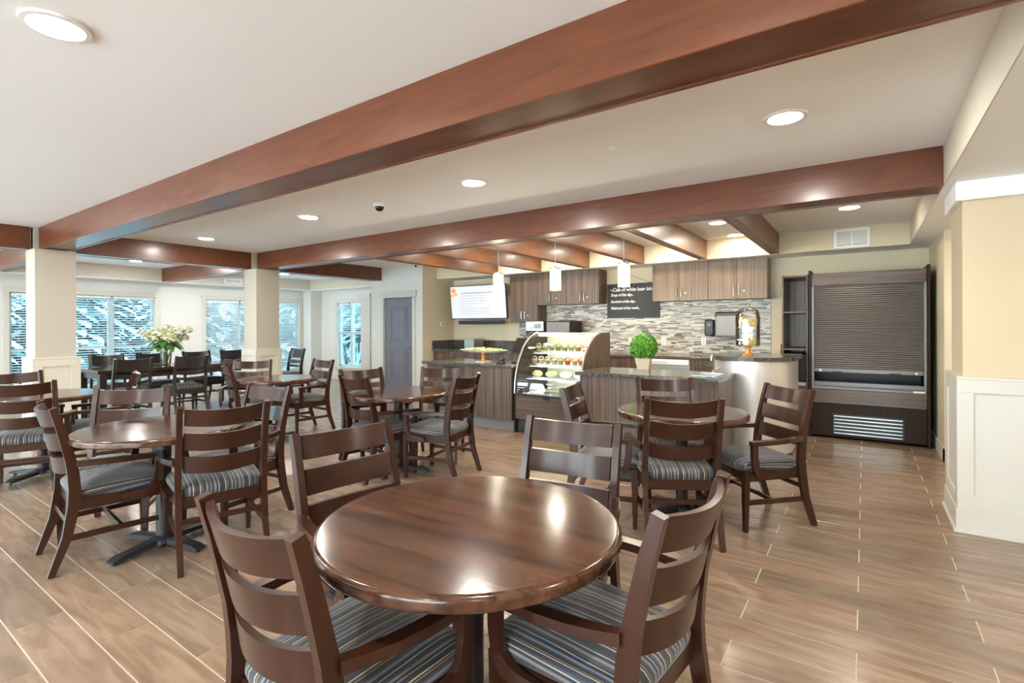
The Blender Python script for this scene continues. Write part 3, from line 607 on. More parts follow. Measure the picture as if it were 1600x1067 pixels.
gv = G().box((-.32, .0035, .055), (.37, .006, .30)).build('grille', 'black_plastic', t)
for i in range(6): G().box((-.315, -.006, .066 + i * .0405), (.365, .003, .078 + i * .0405), .002).build('bar', 'steel', gv)
for x in (-.315, .352): G().box((x, -.008, .058), (x + .012, .003, .298), .002).build('bar', 'black_plastic', gv)
# shelf unit
t = thing('shelf_unit', 'narrow open wood shelf unit beside the roller shutter', 'shelf', (-.715, 7.24, 0)); hw = .143
for a, b in ((-hw, -hw + .018), (hw - .018, hw)): G().box((a, 0, 0), (b, .70, 1.99), .002).build('side_panel', 'laminate', t)
G().box((-hw, .68, .0), (hw, .70, 1.99)).build('back_panel', 'laminate_pale', t)
for z in (.60, 1.06, 1.525, 1.97): G().box((-hw + .018, .004, z - .01), (hw - .018, .68, z + .012), .002).build('shelf', 'laminate_h', t)
G().box((-hw + .019, .002, .03), (hw - .019, .022, .585), .002).build('door', 'laminate', t)
tag(G().box((-.12, .25, .613), (.12, .62, 1.0), .02).build('storage_bin', 'black_plastic', None, (-.715, 7.24, 0)), 'black bin on the lowest open shelf beside the roller shutter', 'bin')
t = thing('paper_stack', 'curled white papers lying on the lowest open shelf', 'papers', (-.715, 7.36, .613))
for k in range(4): G().sweep([(-.115, 0, .045 + .006 * k), (-.10, 0, .018 + .006 * k), (-.05, 0, .004 + .006 * k), (.11, 0, .002 + .006 * k)], .2, .003, (0, 1, 0)).build('sheet', 'paper', t)

# ------------------------------------------------------------------ wall cabinets
def wall_cab(xa, xb, z0, z1, nd, label, m, hands):
    t = thing('wall_cabinet', label, 'cabinet', ((xa + xb) / 2, 7.77, z0), 0, 'kitchen wall cabinets'); hw = (xb - xa) / 2
    G().box((-hw, 0, 0), (hw, YB - 7.77 - .002, z1 - z0), .001).build('carcass', m, t)
    dw = 2 * hw / nd
    for i in range(nd):
        d = G().box((-hw + dw * i + .002, -.021, .002), (-hw + dw * (i + 1) - .002, -.001, z1 - z0 - .004), .0015).build('door', m, t)
        hx = -hw + dw * (i + 1) - .035 if i % 2 == 0 else -hw + dw * i + .035
        G().tube([(hx, -.022, .055), (hx, -.05, .055), (hx, -.05, .195), (hx, -.022, .195)], .006, 8).build('handle', 'chrome', d)
        if i % 2: G().tube([(hx + .06, -.022, .115), (hx + .06, -.03, .115)], .011, 10).build('lock', 'chrome', d)
def XY(px, Y):
    dx = (px - CX) / F; k = Y / (math.cos(YAW) + math.sin(YAW) * dx); return k * (-math.sin(YAW) + math.cos(YAW) * dx)
CZ = ZS - .003
xs = [XY(p, 7.75) for p in (1019.5, 1106, 1199.5)]
wall_cab(xs[0], xs[1], 1.737, CZ, 2, 'wood-grain wall cabinet right of the chalkboard', 'laminate_pale', 1); wall_cab(xs[1] + .001, xs[2], 1.737, CZ, 2, 'wood-grain wall cabinet nearest the roller shutter', 'laminate_pale', 1)
xs = [XY(p, 7.75) for p in (797, 840.5, 885, 936)]
wall_cab(xs[0], xs[1], 1.435, CZ, 2, 'taller wall cabinet next to the television', 'laminate', 1); wall_cab(xs[1] + .001, xs[2], 1.732, CZ, 2, 'wall cabinet behind the middle pendant, next to the taller one', 'laminate', 1); wall_cab(xs[2] + .001, xs[3], 1.732, CZ, 2, 'wall cabinet immediately left of the chalkboard', 'laminate', 1)
# mosaic backsplash
TX0, TX1, TZ0, TZ1 = XY(812, YB), XY(1204.5, YB), .93, 1.76
st = G().box((TX0, YB - .006, TZ0), (TX1, YB - .0005, TZ1)).build('backsplash', 'tile_grout', wall_back)
g = G(); z = TZ0; hr = .0175
while z < TZ1 - .01:
    x = TX0 - random.uniform(0, .1)
    while x < TX1:
        L = random.uniform(.06, .17); a, b = max(x, TX0), min(x + L, TX1)
        if b - a > .012: g.mi = random.choices(range(5), (30, 22, 14, 26, 12))[0]; g.box((a + .001, YB - .0075 - random.uniform(0, .004), z + .0012), (b - .001, YB - .006, min(z + hr, TZ1) - .0012))
        x += L
    z += hr
stuff(g.build('mosaic_tiles', ['tile_a', 'tile_b', 'tile_c', 'tile_d', 'tile_e'], wall_back))
g = G()
# ------------------------------------------------------------------ back counter
def base_unit(xa, xb, y0, y1, zt, label, m='laminate', drawer=True, front=-1):
    t = thing('base_cabinet', label, 'cabinet', ((xa + xb) / 2, y0, 0), 0, 'kitchen base cabinets'); hw = (xb - xa) / 2
    G().box((-hw, .02, .10), (hw, y1 - y0, zt)).box((-hw, .07, 0), (hw, y1 - y0, .10)).build('carcass', m, t)
    for i in range(2):
        d = G().box((-hw + hw * i + .002, 0, .105), (-hw + hw * (i + 1) - .002, .019, zt - .17), .0015).build('door', m, t); hx = -hw + hw - .03 if i == 0 else .03
        G().tube([(hx, 0, zt - .32), (hx, -.026, zt - .32), (hx, -.026, zt - .2), (hx, 0, zt - .2)], .005, 8).build('handle', 'chrome', d)
        d = G().box((-hw + hw * i + .002, 0, zt - .165), (-hw + hw * (i + 1) - .002, .019, zt - .004), .0015).build('drawer', m, t); hx = -hw + hw * (i + .5)
        G().tube([(hx - .06, 0, zt - .08), (hx - .06, -.026, zt - .08), (hx + .06, -.026, zt - .08), (hx + .06, 0, zt - .08)], .005, 8).build('handle', 'chrome', d)
BX = [-7.04, -6.25, -5.45, -4.6, -3.7, -2.85]
BL = ('base cabinet in the corner under the thermostat wall', 'base cabinet under the television', 'base cabinet under the taller wall cabinet', 'base cabinet behind the display case, left half', 'base cabinet behind the display case, right half')
for i in range(5): base_unit(BX[i], BX[i + 1] - .001, 7.44, YB - .01, .88, BL[i])
base_unit(-2.05, -.9, 7.44, YB - .01, .88, 'base cabinet behind the curved metal counter')
tag(G().box((-7.065, 7.40, .881), (-.88, YB - .02, .917), .004).box((-7.065, YB - .045, .917), (TX0, YB - .02, 1.08)).box((-7.065, 7.41, .917), (-7.04, YB - .045, 1.08)).build('back_worktop', 'granite'), 'dark granite worktop along the kitchen back wall', 'worktop')
t = thing('dishwasher', 'white steel sink unit below the mosaic tiles', 'sink unit', (-2.45, 7.44, 0)); G().box((-.395, 0, .1), (.395, .6, .79), .003).build('body', 'steel', t); G().box((-.395, -.06, .795), (.395, .5, .87), .004).build('top_panel', 'white_plastic', t); G().tube([(-.2, -.06, .835), (-.2, -.09, .835), (.1, -.09, .835), (.1, -.06, .835)], .007, 8).build('handle', 'chrome', t)

# ------------------------------------------------------------------ front counters
CT = .86
t = thing('service_counter', 'left counter front with vertical wood grain and bluish sheen', 'counter', (-4.5, 5.38, 0))
xa, xb = -5.28 + 4.5, -3.72 + 4.5
G().box((xa + .03, .02, .15), (xb - .02, .70, CT - .04), .002).build('front_panel', 'laminate', t); G().box((xb - .02, .0, .15), (xb, .72, CT - .04), .002).build('end_panel', 'dark_panel', t); G().box((xa + .03, .07, 0), (xb - .03, .66, .15)).build('toe_kick', 'grey_plastic', t)
ni = G().box((-.42, .012, .22), (-.06, .019, CT - .06)).build('niche_shade', 'black_plastic', t); G().box((-.42, .006, .47), (-.06, .0115, .49)).build('niche_shelf', 'laminate_h', ni); G().box((-.42, .004, .22), (-.06, .0115, .44)).build('niche_drawer', 'laminate', ni)  # flat dark sheet stands in for the shaded inside of the niche
tag(G().box((-5.31, 5.345, CT - .04), (-3.715, 6.12, CT), .005).build('counter_top', 'granite'), 'dark granite slab on the left counter holding the food platter', 'countertop')
t = thing('prep_counter', 'right counter front with striped vertical wood grain', 'counter', (-1.9, 5.07, 0))
G().box((-.69, .02, .10), (.76, .68, CT - .04), .002).build('front_panel', 'laminate', t); G().box((-.715, .0, 0), (-.69, .70, CT - .04), .002).build('end_panel', 'steel', t); G().box((-.69, .06, 0), (.76, .66, .10)).build('toe_kick', 'dark_panel', t)
ctr = G().box((-2.64, 5.03, CT - .04), (-1.46, 5.80, CT), .005).box((-1.46, 5.03, CT - .04), (-1.13, 5.28, CT)).box((-1.46, 5.66, CT - .04), (-1.13, 5.80, CT)).box((-1.20, 5.28, CT - .04), (-1.13, 5.66, CT)).build('counter_top', 'granite'); tag(ctr, 'speckled granite slab on the right counter holding the boxwood plant', 'countertop')
t = thing('hand_sink', 'small stainless sink set into the right counter', 'sink', (-1.33, 5.47, CT)); G().box((-.128, -.188, -.16), (.128, .188, -.155)).box((-.128, -.188, -.16), (-.124, .188, .002)).box((.124, -.188, -.16), (.128, .188, .002)).box((-.128, -.188, -.16), (.128, -.184, .002)).box((-.128, .184, -.16), (.128, .188, .002)).build('basin', 'steel', t)
t = thing('faucet', 'small chrome gooseneck faucet at the right counter sink', 'faucet', (-1.33, 5.73, CT)); G().lathe([(.025, 0), (.025, .01), (.014, .02)], n=14).build('base', 'chrome', t); G().tube([(0, 0, .01), (0, 0, .14), (0, -.03, .18), (0, -.08, .185), (0, -.11, .16), (0, -.115, .13)], .010, 10).build('spout', 'chrome', t); G().tube([(.02, 0, .02), (.06, 0, .05)], .007, 8).build('lever', 'chrome', t)
# curved counter
cxx, cyy = -1.02, 6.18; cr_ = .39
t = thing('curved_counter', 'rounded counter end clad in brushed stainless steel', 'counter', (cxx, cyy, 0))
pts = [(cr_ * math.cos(R(a)), cr_ * math.sin(R(a))) for a in range(-180, 1, 6)]
G().prism([(-cr_, .55)] + pts + [(cr_, .55)], .02, .985, 'z', True).build('steel_cladding', 'brushed', t); G().prism([(-cr_ + .03, .5)] + [(p[0] * .93, p[1] * .93) for p in pts] + [(cr_ - .03, .5)], 0, .02, 'z').build('toe_kick', 'black_plastic', t)
pts = [(.425 * math.cos(R(a)), .425 * math.sin(R(a))) for a in range(-180, 1, 5)]
tag(G().prism([(-.425, .60)] + pts + [(.425, .60)], .986, 1.03, 'z').build('bar_top', 'granite', None, (cxx, cyy, 0)), 'rounded granite slab on the metal counter under the drink dispenser', 'countertop')
tag(G().prism([(7.40, .917), (YB - .02, .917), (YB - .02, 1.12), (7.55, 1.12)], -.905, -.885, 'x').build('side_splash', 'granite'), 'dark granite side splash against the open shelf unit', 'splash')

# ------------------------------------------------------------------ display case
t = thing('display_case', 'curved glass refrigerated food case between the two counters', 'display case', (-3.235, 5.40, 0)); hx = .468
prof = [(0, .0), (0, .50)] + [(.62 * (1 - math.cos(R(a))) * .92, .50 + .76 * math.sin(R(a))) for a in (10, 20, 30, 40, 50, 58, 66, 73, 80)] + [(.56, 1.275), (.84, 1.275), (.84, 0)]
arc = prof[1:12]
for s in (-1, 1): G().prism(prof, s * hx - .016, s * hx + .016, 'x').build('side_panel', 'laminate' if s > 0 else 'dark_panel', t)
gp = [(p[0] + .012, p[1]) for p in arc[0:]]; gl = G(); n_ = len(gp)
gl.add([(x, p[0], p[1]) for p in gp for x in (-hx + .018, hx - .018)] + [(x, p[0] + .006, p[1] - .002) for p in gp for x in (-hx + .018, hx - .018)],
       [[2 * i, 2 * i + 1, 2 * i + 3, 2 * i + 2] for i in range(n_ - 1)] + [[2 * n_ + 2 * i, 2 * n_ + 2 * i + 2, 2 * n_ + 2 * i + 3, 2 * n_ + 2 * i + 1] for i in range(n_ - 1)], True)
gl.build('curved_glass', 'clear_glass', t)
for s in (-1, 1): G().tube([(s * (hx - .002), p[0] - .004, p[1]) for p in arc], .013, 8).build('edge_trim', 'steel', t)
G().box((-hx + .017, .0, .18), (hx - .017, .05, .475), .002).build('lower_panel', 'laminate_h', t); G().box((-hx + .017, -.008, .475), (hx - .017, .03, .502), .003).build('glass_rail', 'black_metal', t)
G().box((-.045, -.014, .445), (.045, -.001, .505), .003).tube([(0, -.014, .475), (0, -.024, .475)], .015, 12).build('latch', 'black_plastic', t)
tg = G().box((-hx + .02, .04, .0), (hx - .02, .07, .18)).build('toe_grille', 'black_metal', t)
for k in range(5): G().box((-hx + .05, .028, .025 + k * .03), (hx - .05, .0395, .037 + k * .03)).build('louvre', 'black_plastic', tg)
G().box((-hx + .017, .80, .48), (hx - .017, .82, 1.25)).build('back_wall', 'case_inner', t); G().box((-hx + .017, .06, .465), (hx - .017, .80, .485)).build('deck', 'case_inner', t)
G().box((-hx + .017, .52, 1.245), (hx - .017, .83, 1.274), .004).build('top', 'steel', t)
for z, d0 in ((.70, .24), (.86, .32), (1.03, .42)):
    s_ = G().box((-hx + .018, d0, z - .012), (hx - .018, .79, z), .002).build('glass_shelf', 'clear_glass' if z < .8 else 'case_inner', t); G().box((-hx + .02, d0 - .004, z - .028), (hx - .02, d0 + .006, z + .004), .002).build('shelf_edge', 'steel', s_)
    G().tube([(-hx + .03, d0 + .02, z - .024), (hx - .03, d0 + .02, z - .024)], .008, 8).build('light_tube', 'case_light', s_)
G().tube([(-hx + .03, .56, 1.236), (hx - .03, .56, 1.236)], .010, 8).build('light_tube', 'case_light', t)
# food cups
cup_m = G().lathe([(.030, 0), (.043, .062), (.046, .064), (.044, .07), (.036, .09), (.018, .103), (.001, .106)], n=16, cap=False).mesh('cup', 'cup_plastic')
fills = {m: G().lathe([(.029, .003), (.040, .050), (.03, .062), (.001, .066)], n=14).mesh('filling', m) for m in ('fruit_red', 'fruit_green', 'fruit_pale', 'salmon', 'lettuce')}
def cup(x, y, z, m, label, grp):
    c = thing('food_cup', label, 'cup', (x, y, z), 0, grp); ob('cup', cup_m, c); ob('filling', fills[m], c)
DX, DY = -3.235, 5.40
for r_, (z, d0, nm) in enumerate(((1.03, .475, 'top shelf'), (.86, .375, 'second shelf'))):
    ms = (['fruit_green'] * 3 + ['lettuce', 'fruit_green', 'fruit_pale', 'salmon', 'fruit_red', 'fruit_red'], ['fruit_pale'] * 4 + ['fruit_green', 'fruit_red', 'salmon', 'fruit_red', 'fruit_pale'])[r_]
    word = {'fruit_green': 'green salad', 'lettuce': 'dark lettuce', 'fruit_pale': 'pale salad', 'salmon': 'orange fruit', 'fruit_red': 'red fruit'}
    od = ('leftmost', 'second', 'third', 'fourth', 'fifth', 'sixth', 'seventh', 'eighth', 'ninth')
    for i, m in enumerate(ms): cup(DX - .40 + i * .10, DY + d0 + random.uniform(0, .02), z + .001, m, 'clear domed cup of %s, %s on %s of the food case' % (word[m], od[i] + (' from left' if i else ''), nm), 'food cups on the %s' % nm)
for i in range(4):
    x = DX - .33 + i * .21; g = G(); g.blob((0, 0, .035), (.085, .055, .04), 10, 6, .12)
    tag(g.build('wrapped_sandwich', 'paper' if i > 1 else 'fruit_green', None, (x, DY + .34, .701), (0, 0, random.uniform(-.3, .3))), ('green wrap', 'second green wrap', 'white paper wrapped sandwich', 'second white paper wrapped sandwich')[i] + ' on third shelf of the food case', 'sandwich', 'wrapped food on the third shelf')
tag(G().prism([(-.2, -.12), (.2, -.12), (.18, .12), (-.18, .12)], 0, .015, 'z').build('food_tray', 'steel', None, (DX - .1, DY + .25, .486)), 'flat steel tray on the floor of the food case', 'tray')

# ------------------------------------------------------------------ items on left counter
px_, py_ = -4.46, 5.72
t = thing('serving_platter', 'long white platter of salad and salmon raised on a turned wood foot', 'platter', (px_, py_, CT + .001))
G().lathe([(.001, 0), (.12, .0), (.12, .008), (.03, .014)], n=24).build('foot_plate', 'white_plastic', t); G().lathe([(.026, .014), (.034, .035), (.022, .05), (.036, .075), (.022, .10), (.03, .13), (.045, .14)], n=16).build('turned_foot', 'amber', t)
g = G().lathe([(.001, .14), (.22, .142), (.28, .168), (.285, .168), (.225, .136), (.001, .132)], n=36, cap=False)
o = g.build('dish', 'white_plastic', t); o.scale = (1.45, .62, 1)
for i in range(46):
    a = random.uniform(0, 6.283); q = math.sqrt(random.random()); x, y = .34 * q * math.cos(a), .12 * q * math.sin(a); sal = random.random() < .58
    g = G(); g.blob((x, y, .165 + .03 * (1 - q)), (.034, .026, .016) if sal else (.04, .035, .022), 6, 4, .35); g.build('salmon_piece' if sal else 'lettuce_leaf', 'salmon' if sal else 'lettuce', t)
t = thing('cash_register', 'black point of sale terminal beside the food case', 'register', (-3.86, 5.78, CT + .001), R(-20))
G().box((-.10, -.09, 0), (.10, .09, .02), .004).build('base', 'black_plastic', t); G().tube([(0, 0, .02), (0, .02, .16)], .028, 12).build('stand', 'black_plastic', t)
G().box((-.17, -.015, -.11), (.17, .015, .11), .006, Matrix.Translation((0, .02, .24)) @ Matrix.Rotation(R(-28), 4, 'X')).build('display', 'black_plastic', t); G().box((-.15, -.018, -.09), (.15, -.0155, .09), 0, Matrix.Translation((0, .02, .24)) @ Matrix.Rotation(R(-28), 4, 'X')).build('screen', 'dome_black', t)
tag(G().box((-.045, -.09, 0), (.045, .09, .03), .006).box((-.035, -.02, .03), (.035, .08, .07), .008).build('card_reader', 'black_plastic', None, (-4.06, 5.60, CT + .001), (0, 0, .4)), 'small black card reader in front of the point of sale terminal', 'card reader')
# boxwood
t = thing('potted_boxwood', 'round green boxwood ball in a square tapered beige pot', 'plant', (-2.09, 5.68, CT + .001), R(10))
def tap(g, a, b, z0, z1): g.add([(x * q, y * q, z) for q, z in ((a, z0), (b, z1)) for x, y in ((-1, -1), (1, -1), (1, 1), (-1, 1))], [(3, 2, 1, 0), (4, 5, 6, 7), (0, 1, 5, 4), (1, 2, 6, 5), (2, 3, 7, 6), (3, 0, 4, 7)]); return g
tap(G(), .062, .085, 0, .135).build('pot', 'pot', t); tap(G(), .075, .075, .13, .137).build('soil', 'bark', t)
g = G(); g.blob((0, 0, .255), .125, 16, 12)
g.mi = 1
for i in range(2600):
    a = random.uniform(0, 6.283); c = random.uniform(-1, 1); s_ = math.sqrt(1 - c * c); d = Vector((s_ * math.cos(a), s_ * math.sin(a), c)); p = d * random.uniform(.115, .155) + Vector((0, 0, .255)); u = d.orthogonal().normalized(); u.rotate(Matrix.Rotation(random.uniform(0, 6.28), 3, d)); v_ = (d.cross(u) * .6 + d * random.uniform(.2, .9)).normalized(); L_ = random.uniform(.016, .028)
    g.mi = 1 if random.random() < .55 else 0; g.add([p, p + u * L_ * .4 + v_ * L_ * .5, p + v_ * L_, p - u * L_ * .4 + v_ * L_ * .5], [(0, 1, 2, 3)])  # share of darker leaves mimics the shaded gaps in the ball
stuff(g.build('foliage', ['boxwood_dark', 'boxwood'], t))
# drink dispenser
t = thing('drink_dispenser', 'glass drink dispenser of citrus water on the metal counter', 'dispenser', (cxx - .055, cyy + .02, 1.031), R(-20))
G().lathe([(.001, 0), (.06, 0), (.055, .012), (.03, .02), (.028, .08), (.05, .098), (.001, .10)], n=20).build('stand', 'amber', t)
G().lathe([(.001, .101), (.118, .101), (.126, .112), (.128, .42), (.115, .46), (.118, .475), (.112, .475), (.108, .46), (.121, .418), (.119, .118), (.001, .112)], n=32, cap=False).build('jar', 'clear_glass', t)
G().lathe([(.001, .114), (.117, .119), (.118, .40), (.001, .40)], n=28, cap=False).build('water', 'water', t)
l_ = G().lathe([(.122, .476), (.11, .50), (.06, .525), (.022, .53), (.02, .54), (.03, .56), (.018, .58), (.001, .584)], n=24).build('lid', 'clear_glass', t)
for i in range(12):
    a = i * 1.3; G().lathe([(.001, -.005), (.036, -.005), (.036, .005), (.001, .005)], n=14).build('citrus_slice', 'orange_slice' if i % 3 else 'lemon', t, (.07 * math.cos(a), .07 * math.sin(a), .35 + .014 * (i % 4)), (random.uniform(.6, 1.5), random.uniform(-.5, .5), a))
for i in range(4): G().lathe([(.001, -.005), (.036, -.005), (.036, .005), (.001, .005)], n=14).build('citrus_slice', 'lemon', t, (-.01 + .03 * i, -.05 + .02 * i, .155), (1.2, .3 * i, i))
G().tube([(0, -.125, .15), (0, -.165, .15), (0, -.17, .12)], .011, 8).box((-.03, -.16, .17), (.03, -.15, .18)).build('tap', 'chrome', t)
# dispensers, outlets on tiled wall
def YZ(px, y, Y):
    dx = (px - CX); k = Y / (math.cos(YAW) + math.sin(YAW) * dx / F); return 1.37 + (HY - y - S * dx) * k / F
yw = YB - .0125
x, z = XY(1110.5, yw), YZ(1110.5, 525, yw)
t = thing('soap_dispenser', 'black wall soap dispenser on the mosaic tiles', 'dispenser', (x, yw, z)); G().box((-.07, -.10, 0), (.07, 0, .25), .02).build('body', 'black_plastic', t); G().box((-.025, -.104, .15), (.025, -.10, .19), .002).build('label_plate', 'grey_plastic', t); G().blob((0, -.085, .01), .014, 10, 6).build('push_button', 'chrome', t)
x, z = XY(1139, yw), YZ(1139, 527, yw)
t = thing('towel_dispenser', 'grey and steel paper towel dispenser partly behind the drink jar', 'dispenser', (x, yw, z)); G().box((-.155, -.20, 0), (.155, 0, .37), .03).build('body', 'towel_grey', t); G().box((-.158, -.203, .30), (.158, 0, .375), .02).build('top_cover', 'black_plastic', t); G().lathe([(.035, -.005), (.035, .005)], n=14).build('side_knob', 'black_plastic', t, (-.158, -.10, .16), (0, R(90), 0))
for p, lb in ((985, 'white wall outlet half hidden left of the boxwood'), (1037, 'white wall outlet right of the boxwood'), (1099.5, 'white wall outlet below the soap dispenser')):
    z = YZ(p, 539, yw); t = thing('wall_outlet', lb, 'outlet', (XY(p, yw), yw, z), 0, 'white wall outlets'); G().box((-.036, -.006, 0), (.036, 0, .12), .002).build('plate', 'white_plastic', t)
    for q in (.03, .075): G().box((-.016, -.009, q - .012), (.016, -.006, q + .016), .002).build('socket', 'trim_white', t)
# chalkboard
bw, bh = .905, .575; bx_, bz_ = XY(988.5, YB - .03), YZ(988.5, 497, YB - .03)
t = thing('chalkboard', 'black chalkboard with white handwritten cafe menu hung on a wire', 'chalkboard', (bx_, YB - .012, bz_))
G().box((-bw / 2, -.018, 0), (bw / 2, 0, bh), .003).build('board', 'board_black', t)
G().box((-bw / 2 - .001, -.022, 0), (bw / 2 + .001, -.0185, .012)).box((-bw / 2 - .001, -.022, bh - .012), (bw / 2 + .001, -.0185, bh)).build('frame', 'black_plastic', t)
G().tube([(-.30, -.01, bh), (-.02, -.008, bh + .13), (.30, -.01, bh)], .003, 6).build('hanging_wire', 'black_metal', t)
def text(s, size, wid, x, z, parent, shear=.25, rot=0):
    cu_ = bpy.data.curves.new('t', 'FONT'); cu_.body = s; cu_.size = size; cu_.shear = shear; cu_.extrude = .0006; cu_.space_character = .92; cu_.offset = .0004
    o = bpy.data.objects.new('t', cu_); COL.objects.link(o); bpy.context.view_layer.update()
    me = bpy.data.meshes.new_from_object(o.evaluated_get(bpy.context.evaluated_depsgraph_get())); bpy.data.objects.remove(o); me.name = 'chalk_line'; xs_ = [v.co.x for v in me.vertices]; f_ = wid / (max(xs_) - min(xs_)); me.transform(Matrix.Diagonal((f_, 1, 1, 1)))
    me.materials.clear(); me.materials.append(MATS['chalk']); ob('chalk_line', me, parent, (x, -.0195, z), (R(90), R(rot), 0))
text('~Cafe of white bear lake~', .085, .80, -.40, bh - .125, t); text('Soup of the day...', .068, .40, -.385, bh - .205, t); text('Sandwich of the day...', .062, .44, -.385, bh - .315, t); text('Flatbread of the week...', .062, .51, -.385, bh - .425, t)
# pendants
for p, lb, zz in ((779, 'left pendant lamp in front of the television', 1.79), (868, 'middle pendant lamp above the food case', 1.80), (975, 'right pendant lamp in front of the chalkboard', 1.80)):
    x = XY(p, 5.5); t = thing('pendant_lamp', lb + ', glowing cream glass shade', 'pendant', (x, 5.5, zz), 0, 'glowing pendant lamps')
    G().tube([(0, 0, .30), (0, 0, ZC - zz - .02)], .0035, 6).build('cord', 'pendant_cord', t); G().lathe([(.055, ZC - zz - .02), (.06, ZC - zz)], n=18).build('ceiling_cup', 'steel', t)
    G().lathe([(.060, .01), (.066, .02), (.066, .262), (.060, .275), (.054, .262), (.054, .02), (.060, .01)], n=24, cap=False).build('glass_shade', 'shade', t)
    G().lathe([(.0655, .265), (.0655, .285), (.02, .292), (.015, .31)], n=20).build('shade_cap', 'steel', t)
    for k in range(4): G().tube([(.068 * math.cos(k * 1.571 + .5), .068 * math.sin(k * 1.571 + .5), .0), (.068 * math.cos(k * 1.571 + .5), .068 * math.sin(k * 1.571 + .5), .282)], .0025, 5).build('rib', 'steel', t)
    ld = bpy.data.lights.new('pendant_bulb', 'POINT'); ld.energy = 5; ld.color = (1, .84, .6); ld.shadow_soft_size = .03; lo = bpy.data.objects.new('pendant_bulb', ld); COL.objects.link(lo); lo.parent = t; lo.location = (0, 0, -.05)
# television, soundbar, thermostat
tv = thing('television', 'wall mounted flat television showing a white menu with autumn leaves', 'television', (XY(748, 7.70), 7.70, 1.50), R(3)); tv.rotation_euler = (R(6), 0, R(2))
G().box((-.66, 0, 0), (.66, .05, .655), .006).build('bezel', 'tv_edge', tv); sc = G().box((-.645, -.004, .018), (.645, -.0005, .64)).build('screen', 'screen_white', tv)
G().box((-.12, .05, .2), (.12, .30, .42), .004).build('mount', 'black_metal', tv)
for i in range(9): L_ = random.uniform(.25, .75); G().box((-.42 if i else -.36, -.0055, .50 - i * .05), (-.42 + (.95 if i == 0 else L_), -.0042, .506 - i * .05 + (.008 if i == 0 else 0))).build('text_line', 'screen_grey', sc)
def maple(c, r_, rot, m):
    vs = [(c[0], -.006, c[1])]; n = 18
    for k in range(n): a = rot + 6.283 * k / n; q = r_ * (1 if k % 3 == 0 else .55 if k % 3 == 1 else .62); vs.append((c[0] + q * math.cos(a), -.006, c[1] + q * math.sin(a)))
    G().add(vs, [[0, k + 1, (k + 1) % n + 1] for k in range(n)]).build('leaf_picture', m, sc)
maple((-.57, .565), .075, .2, 'leaf_orange'); maple((-.52, .49), .055, .8, 'leaf_gold'); maple((-.60, .47), .045, .4, 'leaf_orange'); maple((.57, .55), .04, .5, 'leaf_gold'); maple((.48, .57), .03, .1, 'leaf_gold')
t = thing('soundbar', 'dark soundbar hung below the television', 'soundbar', (XY(750, 7.66), 7.66, 1.40)); G().box((-.54, 0, 0), (.54, .07, .075), .012).build('body', 'tv_edge', t); G().box((-.535, -.003, .01), (.535, -.0005, .065)).build('grille', 'black_plastic', t); G().box((-.06, .07, .02), (.06, YB - 7.66, .06)).build('bracket', 'black_metal', t)
t = thing('thermostat', 'small white thermostat on the tan wall by the grey door', 'thermostat', (XD1 + .002, 7.70, 1.36)); G().box((0, -.06, 0), (.03, .06, .09), .006).build('body', 'white_plastic', t); G().box((.0305, -.02, .035), (.032, .02, .065)).build('display', 'grey_plastic', t)
# coffee machine and boxes at back counter
cm = thing('coffee_machine', 'black and silver coffee machine behind the food case', 'coffee machine', (XY(838, 7.55), 7.50, .918))
G().box((-.19, 0, 0), (.19, .45, .53), .01).build('body', 'black_plastic', cm); fp = G().box((-.18, -.012, .36), (.18, -.001, .52), .006).build('front_panel', 'steel', cm); G().lathe([(.06, -.006), (.06, .006)], n=20).build('dial', 'chrome', fp, (-.11, -.02, .44), (R(90), 0, 0)); G().box((-.02, -.016, .40), (.14, -.0125, .49)).build('display', 'towel_grey', fp)
G().tube([(.16 * math.cos(R(a)), -.03, .20 + .13 * math.sin(R(a))) for a in range(0, 181, 15)], .02, 8).build('arch_trim', 'chrome', cm); G().box((-.15, -.06, 0), (.15, -.001, .03), .004).build('drip_tray', 'steel', cm)
t = thing('brewer_cabinet', 'dark brown square appliance right of the coffee machine', 'appliance', (XY(873, 7.55), 7.52, .918)); G().box((-.24, 0, 0), (.24, .42, .53), .008).build('body', 'dark_panel', t); G().box((-.22, -.006, .30), (.22, -.0005, .51), .003).build('door', 'grey_plastic', t)
tag(G().box((-.12, .0, 0), (.12, .3, .2), .01).box((-.10, -.004, .03), (.10, -.0005, .17)).build('toaster', 'steel', None, (XY(735, 7.6), 7.55, .918)), 'small steel appliance on the back worktop under the television', 'appliance')

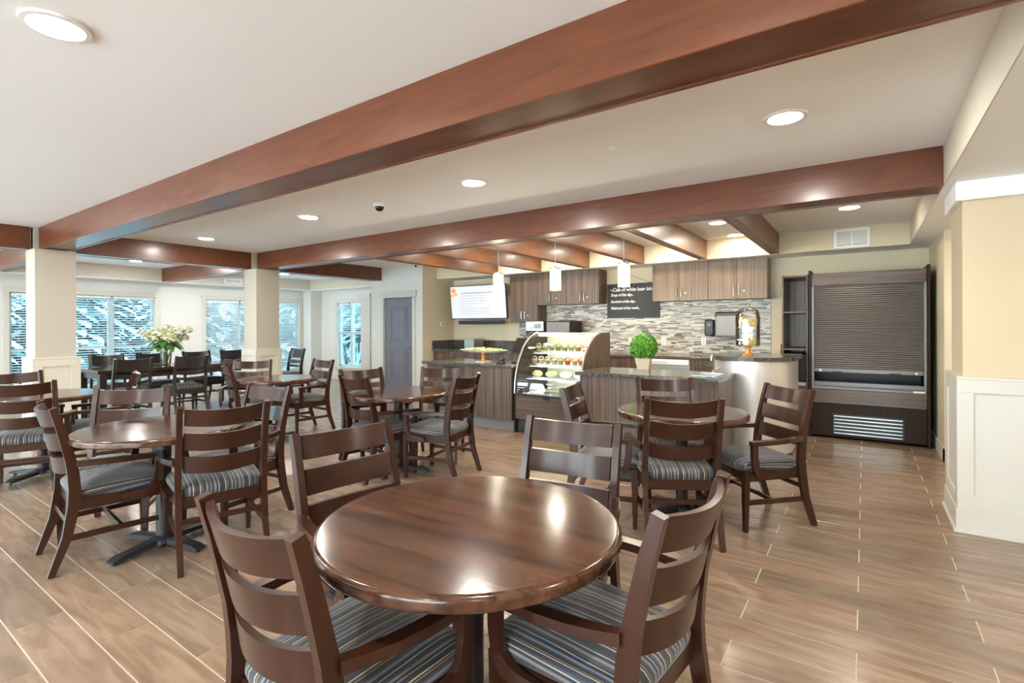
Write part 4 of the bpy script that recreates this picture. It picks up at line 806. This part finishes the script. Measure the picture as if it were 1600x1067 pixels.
# ------------------------------------------------------------------ trees outside
def conifer(x, y, h, label):
    t = thing('snowy_evergreen', label, 'tree', (x, y, -.4), 0, 'snowy evergreens outside the windows'); G().tube([(0, 0, 0), (0, 0, h * .9)], [.16, .03], 8).build('trunk', 'bark', t)
    g = G()
    for i in range(int(h * 260)):
        z = random.uniform(.10, .98) * h; rr = (1 - z / h) * h * .32 + .15; a = random.uniform(0, 6.283); d = Vector((math.cos(a), math.sin(a), random.uniform(-.35, .05))); g.mi = 1 if random.random() < .42 else 0
        r0 = rr * random.uniform(.1, .8); leaf_geo(g, Vector((0, 0, z)) + d * r0 + Vector((0, 0, .03 if g.mi else 0)), d, rr * random.uniform(.18, .34) + .08, rr * .05 + .035, .35)
    stuff(g.build('foliage', ['needle', 'snow'], t))
k = 0
for x, y, h in ((-16.5, 2.2, 6), (-17.5, 4.3, 7), (-16.2, 6.6, 5), (-18.5, 8.6, 8), (-19, 1.0, 8), (-21, 5.6, 9), (-16.8, 10.8, 5.5), (-14.6, 12.6, 6), (-12.6, 14.2, 7), (-16, -1.5, 7), (-23, 2.4, 10), (-24, 8.6, 10), (-23, 12.5, 10), (-18.5, 14.5, 9)):
    conifer(x, y, h, 'snow-laden evergreen %s' % ('seen left of the nearer pillar through the blinds', 'seen right of the nearer pillar through the blinds', 'behind the blinds left of the farther pillar', 'behind the blinds right of the farther pillar', 'far behind the leftmost blind', 'tall one far behind the flower vase', 'near the corner of the window walls', 'outside the small window by the door, nearer one', 'outside the small window by the door, farther one', 'outside beyond the left edge of the picture', 'in the back row behind the leftmost blinds', 'in the back row left of the farther pillar', 'in the back row right of the farther pillar', 'in the back row outside the small window')[k]); k += 1
for i, (x, y) in enumerate(((-13.6, 10.4), (-15.2, 11.0))):
    t = thing('snowy_shrub', ('bare snowy shrub outside the small window, nearer one', 'bare snowy shrub outside the small window, farther one')[i], 'shrub', (x, y, -.4)); g = G()
    for j in range(60):
        a = random.uniform(0, 6.283); p = Vector((random.uniform(-.3, .3), random.uniform(-.3, .3), 0)); q = p + Vector((math.cos(a) * .5, math.sin(a) * .5, random.uniform(.8, 1.4))); g.mi = j % 2; g.tube([p, (p + q) / 2 + Vector((.05, 0, .1)), q], [.02, .015, .006], 5)
    stuff(g.build('twigs', ['bark', 'snow'], t))
